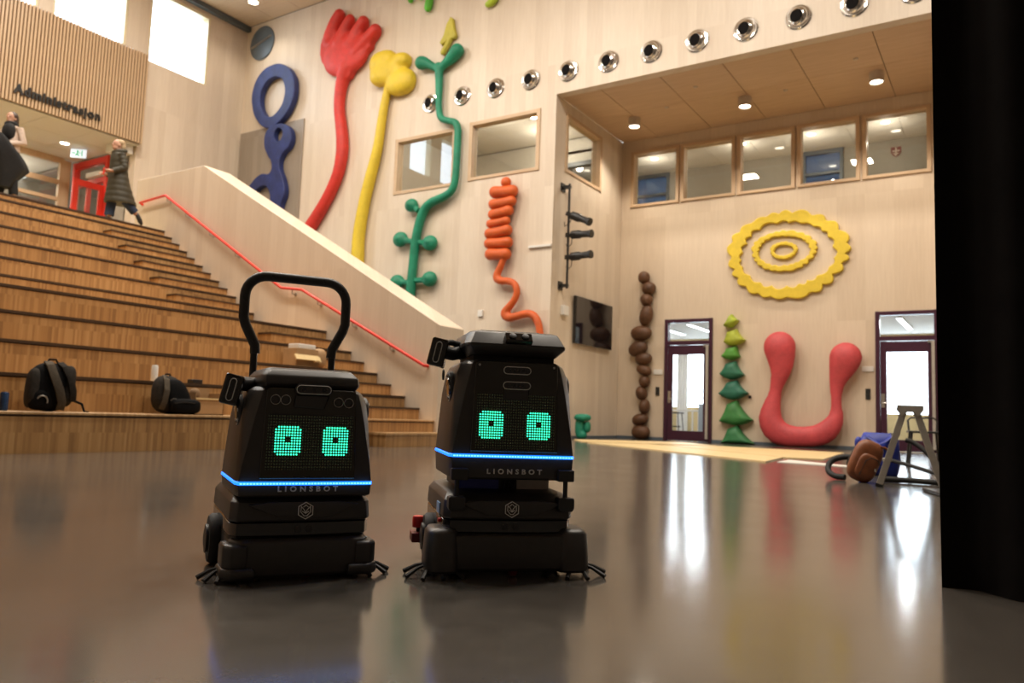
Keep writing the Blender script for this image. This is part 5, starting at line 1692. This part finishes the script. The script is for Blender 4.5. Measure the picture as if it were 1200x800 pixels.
t = thing('cardboard_box', 'open cardboard box with a yellowish flap on the third seat behind the left robot', 'box', (-8.93, 8.10, Z5), 0)
MB().box(-0.15, 0.13, -0.21, 0.22, 0, 0.26).build('carton', CARD, t, bevel=0.004)
MB().cbox((0.16, -0.02, 0.13), (0.02, 0.46, 0.09), (0, math.radians(-35), 0)).build('front_flap', MT['ply'], t)
MB().cbox((0.155, 0.17, 0.115), (0.03, 0.14, 0.09), (0, math.radians(-30), math.radians(4))).build('side_flap', MT['ply'], t)
tag(MB().cbox((-8.94, 8.12, Z5 + 0.297), (0.22, 0.34, 0.07)).build('paper_packet', MT['white'], bevel=0.01), 'white packet lying on top of the cardboard box on the third seat', 'packet')
tag(MB().sq((-8.95, 8.46, Z5 + 0.15), (0.12, 0.10, 0.15), 3.0, 18, 12).build('paper_bag', simple('tan_paper', (0.42, 0.26, 0.13), 0.7), smooth=True), 'tan paper bag right of the cardboard box on the third seat', 'bag')

# ============================================================ THINGS BY THE RIGHT DOOR
BRN = simple('brown_leather', (0.200, 0.062, 0.020), 0.45, var=0.22, scale=14)
BLU = simple('blue_bag_cloth', (0.010, 0.030, 0.30), 0.5, var=0.3, scale=10)
bb = thing('leather_backpack', 'brown leather backpack leaning by the stepladder', 'backpack', (-1.20, 7.84, 0), math.radians(14))
Mx = Matrix.Rotation(math.radians(22), 4, 'Y')
MB().sq((0.03, 0, 0.195), (0.125, 0.095, 0.195), 3.2, 26, 16, Mx).build('pack_body', BRN, bb, smooth=True)
MB().sq((0.035, -0.085, 0.15), (0.085, 0.032, 0.115), 3.2, 18, 12, Mx).build('front_pocket', BRN, bb, smooth=True)
MB().tube([Mx @ Vector(p) for p in ((-0.055, -0.112, 0.06), (-0.05, -0.115, 0.2), (-0.02, -0.11, 0.24), (0.04, -0.11, 0.24), (0.075, -0.112, 0.2))], 0.004, 6).build('zip', MT['blackplastic'], bb, smooth=True)
MB().tube([Mx @ Vector(p) for p in ((-0.10, -0.03, 0.28), (-0.05, -0.05, 0.345), (0.06, -0.05, 0.37), (0.13, -0.04, 0.35))], 0.011, 8).build('carry_strap', BRN, bb, smooth=True)
MB().tube([Mx @ Vector(p) for p in ((-0.09, 0.03, 0.30), (-0.16, 0.04, 0.24), (-0.17, 0.03, 0.12), (-0.12, 0.02, 0.03))], 0.013, 8).build('shoulder_strap', simple('dark_strap', (0.03, 0.02, 0.015), 0.7), bb, smooth=True)
MB().cbox(Mx @ Vector((0.05, -0.122, 0.15)), (0.014, 0.006, 0.03)).build('zip_pull', MT['chrome'], bb)

bl = thing('blue_bag', 'crumpled bright blue bag standing behind the brown backpack', 'bag', (-1.24, 9.25, 0), math.radians(8))
rr = random.Random(11)
secs = []
for z, w, d in ((0.0, 0.17, 0.12), (0.03, 0.19, 0.14), (0.15, 0.20, 0.15), (0.28, 0.20, 0.15), (0.36, 0.19, 0.13), (0.41, 0.17, 0.09), (0.44, 0.15, 0.05)):
    secs.append([(w * math.copysign(abs(math.cos(a)) ** 0.6, math.cos(a)) + rr.uniform(-.012, .012), d * math.copysign(abs(math.sin(a)) ** 0.6, math.sin(a)) + rr.uniform(-.014, .014), z + (rr.uniform(-.012, .012) if z > 0.05 else 0)) for a in [2 * PI * k / 20 for k in range(20)]])
MB().loft(secs).build('bag_body', BLU, bl, smooth=True, angle=35)
MB().tube([(-0.13, -0.05, 0.42), (-0.10, -0.13, 0.40), (0.0, -0.17, 0.33), (0.06, -0.16, 0.36), (0.12, -0.08, 0.42)], 0.014, 8, flat=(1.6, 0.5)).build('bag_strap', BLU, bl, smooth=True)
MB().sq((-0.2, -0.03, 0.33), (0.04, 0.05, 0.07), 2.2, 12, 8).build('bag_fold', BLU, bl, smooth=True)

ld = thing('stepladder', 'low aluminium folding stepladder standing astride before the right door', 'stepladder', (-0.75, 7.40, 0), math.radians(6))
for sy in (0.0, 0.24):
    for s, nm in ((-1, 'front_rail'), (1, 'rear_rail')):
        p0, p1 = Vector((s * 0.245, sy, 0)), Vector((s * 0.045, sy, 0.66))
        d = (p1 - p0)
        Mr = Matrix.Translation((p0 + p1) / 2) @ Matrix.Rotation(math.atan2(d.x, d.z), 4, 'Y')
        rail = MB().box(-0.026, 0.026, -0.012, 0.012, -d.length / 2 + 0.01, d.length / 2, Mr).build(nm, MT['alu'], ld, bevel=0.003)
        MB().box(-0.03, 0.03, -0.016, 0.016, -d.length / 2 - 0.0, -d.length / 2 + 0.03, Mr).build('foot', MT['rubber'], rail)
MB().prism([(-0.10, 0.70), (0.10, 0.70), (0.105, 0.66), (0.06, 0.60), (0.02, 0.645), (-0.02, 0.645), (-0.06, 0.60), (-0.105, 0.66)], 'y', -0.02, 0.26).build('top_step', MT['alu'], ld, bevel=0.004)
for k, (z, x) in enumerate(((0.22, -0.18), (0.44, -0.112))):
    MB().box(x - 0.035, x + 0.035, 0.012, 0.228, z, z + 0.022).build('step', MT['alu'], ld)
MB().cyl((0.12, 0.0, 0.40), (0.12, 0.24, 0.40), 0.009, 8).build('cross_bar', MT['alu'], ld)

HS = MT['rubber']


def hose(label, pts, r, nm='hose', cat='hose'):
    # smooth the path
    P = [Vector(p) for p in pts]
    for _ in range(3):
        Q = [P[0]]
        for a, b in zip(P, P[1:]):
            Q += [a * .75 + b * .25, a * .25 + b * .75]
        Q.append(P[-1])
        P = Q
    return tag(MB().tube(P, r, 10).build(nm, HS, smooth=True, angle=60), label, cat, 'black hoses by the right door')


hose('black hose curling on the floor left of the brown backpack', [(-1.22, 8.14, 0.19), (-1.36, 8.2, 0.22), (-1.52, 8.15, 0.18), (-1.54, 8.05, 0.08), (-1.46, 7.98, 0.03), (-1.36, 7.95, 0.03)], 0.028)
hose('black hose lying along the floor behind the stepladder', [(-1.06, 8.10, 0.028), (-0.8, 8.15, 0.028), (-0.5, 8.1, 0.028), (-0.2, 8.0, 0.028)], 0.027)
hose('black hose sloping to the floor between the stepladder legs', [(-1.10, 9.05, 0.17), (-0.98, 8.95, 0.15), (-0.75, 8.75, 0.10), (-0.5, 8.55, 0.045), (-0.3, 8.5, 0.03)], 0.020)
hose('black hose arching down from the blue bag behind the stepladder', [(-0.99, 9.3, 0.38), (-0.92, 9.3, 0.37), (-0.8, 9.25, 0.28), (-0.66, 9.2, 0.12), (-0.55, 9.1, 0.03), (-0.4, 9.0, 0.03)], 0.026)
tag(MB().prism([(-0.66, 7.30), (-0.35, 7.32), (-0.22, 6.75), (-0.46, 6.68)], 'z', 0.002, 0.03).build('flat_case', MT['blackplastic'], bevel=0.006), 'flat dark case lying on the floor beside the curtain', 'case')
t = thing('chair', 'thin black tube chair standing before the right door behind the stepladder', 'chair', (-1.05, 12.0, 0), math.radians(10))
for sx in (-0.2, 0.2):
    for sy in (-0.2, 0.2):
        MB().cyl((sx, sy, 0), (sx * 0.8, sy * 0.8, 0.46), 0.016, 8).build('leg', MT['black'], t, smooth=True)
MB().box(-0.2, 0.2, -0.2, 0.2, 0.45, 0.48).build('seat', MT['blackplastic'], t, bevel=0.01)
MB().tube([(-0.17, 0.18, 0.47), (-0.18, 0.22, 0.62), (-0.14, 0.23, 0.66), (0.14, 0.23, 0.66), (0.18, 0.22, 0.62), (0.17, 0.18, 0.47)], 0.013, 8).build('backrest', MT['black'], t, smooth=True)

# ============================================================ THE TWO PEOPLE AT THE HEAD OF THE STEPS
SKIN = simple('skin', (0.50, 0.27, 0.18), 0.55, var=0.06)


def head_prims(mb, c, yawd=0):
    """head with jaw, nose, ears facing local -y, turned by yawd about z"""
    Rz = Matrix.Rotation(math.radians(yawd), 4, 'Z')
    c = Vector(c)

    def at(v):
        return c + (Rz @ Vector(v))
    mb.sq(at((0, 0.0, 0.02)), (0.076, 0.095, 0.10), 2.0, 18, 12, Rz)
    mb.sq(at((0, -0.03, -0.055)), (0.055, 0.062, 0.062), 2.0, 14, 10, Rz)
    mb.sq(at((0, -0.102, -0.012)), (0.013, 0.02, 0.026), 2.0, 10, 8, Rz)
    mb.sq(at((0, -0.088, -0.062)), (0.024, 0.012, 0.010), 2.0, 10, 8, Rz)
    for s in (-1, 1):
        mb.sq(at((s * 0.078, 0.01, -0.01)), (0.012, 0.02, 0.03), 2.0, 10, 8, Rz)
    return at


def hand_prims(mb, wrist, d, side):
    """palm, four curled fingers and a thumb starting at wrist along direction d"""
    w, d = Vector(wrist), Vector(d).normalized()
    s = d.cross(Vector((0, 0, 1))).normalized() * side
    n = s.cross(d).normalized()
    mb.tube([w, w + d * 0.045, w + d * 0.085], [0.026, 0.034, 0.032], 10)
    for k, ln in enumerate((0.066, 0.076, 0.070, 0.054)):
        b = w + d * 0.085 + s * (0.027 - 0.018 * k)
        mb.tube([b, b + d * ln * 0.5 - n * 0.008, b + d * ln * 0.85 - n * 0.03], [0.0105, 0.010, 0.008], 8)
    b = w + d * 0.025 + s * 0.03
    mb.tube([b, b + s * 0.026 + d * 0.028, b + s * 0.03 + d * 0.06], [0.013, 0.012, 0.009], 8)


EYE = simple('eye_dark', (0.02, 0.015, 0.012), 0.3)
# right: person in a long quilted coat, walking
pr = thing('person', 'person in long dark olive quilted coat and jeans walking at the stair head', 'person', (-15.10, 8.60, ZU), math.radians(-12))
mb = MB()
at = head_prims(mb, (0, -0.035, 1.55), 10)
mb.tube([(0, 0.0, 1.36), (0, -0.01, 1.50)], [0.062, 0.055], 12)
mb.tube([(0, 0.03, 0.86), (0, 0.02, 1.05), (0, 0.01, 1.25), (0, 0.01, 1.38)], [0.14, 0.125, 0.15, 0.10], 14)
mb.tube([(-0.07, 0.02, 0.88), (-0.08, -0.03, 0.48), (-0.08, -0.06, 0.09)], [0.085, 0.06, 0.042], 12)
mb.tube([(0.07, 0.03, 0.88), (0.08, 0.13, 0.47), (0.08, 0.40, 0.20)], [0.085, 0.06, 0.042], 12)
for s in (-1, 1):
    mb.tube([(s * 0.15, 0.01, 1.33), (s * 0.21, 0.06, 1.06), (s * 0.17, -0.16, 0.96)], [0.05, 0.042, 0.03], 10)
    hand_prims(mb, (s * 0.17, -0.16, 0.96), (-s * 0.25, -1, -0.05), -s)
body = organic('body', mb, SKIN, pr, 0.012, 3)
for s in (-1, 1):
    MB().sq(at((s * 0.03, -0.082, 0.012)), (0.011, 0.007, 0.007), 2.0, 10, 8).build('eye', EYE, pr, smooth=True)
COAT = simple('olive_quilt', (0.040, 0.034, 0.018), 0.6, var=0.18, scale=9)
JEAN = simple('dark_jeans', (0.020, 0.035, 0.075), 0.8, var=0.2, scale=12)
HAIRL = simple('blond_hair', (0.42, 0.30, 0.17), 0.6, var=0.2, scale=40)
secs = []
N = 26
prof = [(1.42, 0.10, 0.10, 0.0), (1.36, 0.185, 0.13, 0.005), (1.28, 0.205, 0.15, 0.01), (1.10, 0.20, 0.165, 0.02), (0.95, 0.205, 0.175, 0.03), (0.75, 0.225, 0.21, 0.05), (0.55, 0.24, 0.26, 0.08), (0.36, 0.25, 0.31, 0.11)]


def pr_at(z):
    for a, b in zip(prof, prof[1:]):
        if b[0] <= z <= a[0]:
            t_ = (a[0] - z) / (a[0] - b[0])
            return [a[i] + (b[i] - a[i]) * t_ for i in range(1, 4)]
    return prof[-1][1:]


zz = 1.42
while zz >= 0.36:
    w, d, oy = pr_at(zz)
    q = 1.0 + 0.035 * (abs(math.sin((zz - 0.36) / 0.115 * PI)) - 0.6)
    secs.append([(w * q * math.cos(2 * PI * k / N), oy + d * q * math.sin(2 * PI * k / N), zz) for k in range(N)])
    zz -= 0.0193
coat = MB().loft(secs).build('coat', COAT, pr, smooth=True, angle=70)
for s in (-1, 1):
    P0, P1, P2 = Vector((s * 0.165, 0.01, 1.345)), Vector((s * 0.225, 0.06, 1.06)), Vector((s * 0.175, -0.13, 0.965))
    pts, rad = [], []
    for k in range(25):
        u_ = k / 24
        p = P0.lerp(P1, u_ / 0.6) if u_ < 0.6 else P1.lerp(P2, (u_ - 0.6) / 0.4)
        pts.append(p)
        rad.append((0.082 - 0.022 * u_) * (1 + 0.06 * math.sin(k * 1.6)))
    MB().tube(pts, rad, 12).build('sleeve', COAT, coat, smooth=True, angle=70)
MB().tube([(0.115 * math.cos(2 * PI * k / 18), 0.015 + 0.105 * math.sin(2 * PI * k / 18), 1.425 + 0.035 * math.sin(2 * PI * k / 18)) for k in range(18)], 0.042, 8, closed=True).build('hood', COAT, coat, smooth=True)
MB().sq((0, 0.02, 1.605), (0.088, 0.095, 0.075), 2.0, 18, 12).sq((0, 0.06, 1.53), (0.08, 0.06, 0.10), 2.0, 16, 10).build('hair', HAIRL, pr, smooth=True)
mb = MB().tube([(-0.07, 0.02, 0.60), (-0.08, -0.03, 0.46), (-0.08, -0.06, 0.12)], [0.11, 0.095, 0.09], 14)
mb.tube([(0.07, 0.08, 0.60), (0.08, 0.15, 0.46), (0.08, 0.37, 0.24)], [0.11, 0.095, 0.08], 14)
mb.build('jeans', JEAN, pr, smooth=True)
MB().sq((-0.08, -0.115, 0.045), (0.045, 0.135, 0.045), 2.4, 16, 10).build('shoe', MT['blackplastic'], pr, smooth=True)
Mf = Matrix.Rotation(math.radians(-62), 4, 'X')
MB().sq((0.08, 0.46, 0.13), (0.045, 0.135, 0.045), 2.4, 16, 10, Mf).build('shoe', MT['blackplastic'], pr, smooth=True)
MB().box(0.10, 0.17, -0.30, -0.285, 0.86, 1.0).build('phone', MT['redpaint'], pr, bevel=0.006)

# left: person with a pale sweater and dark vest holding a black coat
pl = thing('person', 'person in pale sweater and black scarf holding a black coat, left edge', 'person', (-15.35, 6.72, ZU), math.radians(8))
mb = MB()
at = head_prims(mb, (0, -0.03, 1.50), 22)
mb.tube([(0, 0.0, 1.32), (0, -0.01, 1.45)], [0.06, 0.052], 12)
mb.tube([(0, 0.0, 0.84), (0, 0.0, 1.02), (0, 0.0, 1.22), (0, 0.0, 1.34)], [0.14, 0.12, 0.145, 0.10], 14)
for s in (-1, 1):
    mb.tube([(s * 0.07, 0, 0.86), (s * 0.08, 0.03 * s, 0.47), (s * 0.09, 0.08 * s, 0.08)], [0.085, 0.06, 0.042], 12)
mb.tube([(0.15, 0.02, 1.30), (0.20, 0.10, 1.05), (0.14, -0.16, 0.98)], [0.05, 0.042, 0.03], 10)
hand_prims(mb, (0.14, -0.16, 0.98), (-0.3, -1, 0.05), -1)
mb.tube([(-0.15, 0.0, 1.30), (-0.22, -0.08, 1.06), (-0.10, -0.30, 1.06)], [0.05, 0.042, 0.03], 10)
hand_prims(mb, (-0.10, -0.30, 1.06), (0.3, -1, 0.1), 1)
organic('body', mb, SKIN, pl, 0.012, 3)
Rz = Matrix.Rotation(math.radians(22), 4, 'Z')
for s in (-1, 1):
    MB().sq(at((s * 0.03, -0.082, 0.012)), (0.010, 0.010, 0.007), 2.0, 10, 8).build('eye', EYE, pl, smooth=True)
HAIRD = simple('dark_hair', (0.045, 0.022, 0.013), 0.5, var=0.3, scale=40)
mb = MB().sq(Vector((0, -0.03, 1.50)) + Rz @ Vector((0, 0.030, 0.040)), (0.094, 0.098, 0.095), 2.0, 18, 12, Rz)
mb.tube([Vector((0, -0.03, 1.50)) + Rz @ Vector(p) for p in ((0, 0.05, 0.04), (0, 0.06, -0.08), (0, 0.06, -0.22))], [0.088, 0.088, 0.05], 12)
mb.build('hair', HAIRD, pl, smooth=True)
KNIT = simple('pale_knit', (0.62, 0.50, 0.42), 0.85, var=0.1, scale=30)
sw = MB().loft([[(w * math.cos(2 * PI * k / 20), d * math.sin(2 * PI * k / 20), z) for k in range(20)] for z, w, d in ((1.37, 0.08, 0.08), (1.33, 0.175, 0.115), (1.2, 0.185, 0.14), (1.0, 0.165, 0.135), (0.88, 0.175, 0.145))]).build('sweater', KNIT, pl, smooth=True)
MB().tube([(0.16, 0.02, 1.31), (0.205, 0.10, 1.05), (0.15, -0.13, 0.985)], [0.075, 0.068, 0.05], 12).build('sleeve', KNIT, sw, smooth=True)
MB().tube([(-0.16, 0.0, 1.31), (-0.225, -0.08, 1.06), (-0.11, -0.28, 1.06)], [0.075, 0.068, 0.05], 12).build('sleeve', KNIT, sw, smooth=True)
BLK = simple('black_wool', (0.006, 0.006, 0.007), 0.85, var=0.3, scale=20)
MB().sq((0.05, -0.08, 1.22), (0.13, 0.10, 0.17), 2.4, 20, 12).sq((0.02, -0.03, 1.385), (0.12, 0.11, 0.055), 2.2, 18, 10).build('scarf', BLK, pl, smooth=True)
secs = []
for z, w, d, ox, oy in ((1.12, 0.08, 0.08, 0.12, -0.32), (1.02, 0.14, 0.19, 0.10, -0.27), (0.90, 0.18, 0.25, 0.08, -0.20), (0.78, 0.20, 0.29, 0.07, -0.11), (0.68, 0.20, 0.31, 0.06, -0.04), (0.58, 0.20, 0.32, 0.05, 0.0), (0.47, 0.19, 0.26, 0.04, -0.03), (0.35, 0.17, 0.19, 0.03, -0.06), (0.20, 0.14, 0.14, 0.02, -0.08)):
    secs.append([(ox + w * (1 + 0.07 * math.sin(5 * a)) * math.cos(a), oy + d * (1 + 0.07 * math.sin(5 * a + 1)) * math.sin(a), z) for a in [2 * PI * k / 30 for k in range(30)]])
MB().loft(secs).build('held_coat', BLK, pl, smooth=True, angle=70)
mb = MB()
for s in (-1, 1):
    mb.tube([(s * 0.07, 0, 0.88), (s * 0.08, 0.03 * s, 0.47), (s * 0.09, 0.08 * s, 0.10)], [0.10, 0.085, 0.075], 12)
mb.build('trousers', BLK, pl, smooth=True)
for s in (-1, 1):
    MB().sq((s * 0.09, 0.08 * s - 0.05, 0.045), (0.045, 0.13, 0.045), 2.4, 16, 10).build('shoe', MT['blackplastic'], pl, smooth=True)

# bodies for the added luminaires, unseen above the frame
for i, (x, y) in enumerate(UNSEEN_LAMPS):
    t = MB().box(-0.65, 0.65, -0.65, 0.65, 0.0, 0.06).build('unseen_luminaire', MT['lampbody'])
    t.location = (x, y, ZC - 0.07)
    rown = {1.5: 'nearest', 5.5: 'middle', 9.5: 'farthest'}[y]
    coln = {-15.5: 'leftmost', -10.5: 'second', -5.5: 'third', -0.5: 'rightmost'}[x]
    tag(t, 'added unseen square luminaire on the high hall ceiling above the view, %s in the %s row' % (coln, rown), 'lamp', 'added luminaires of the hall ceiling')
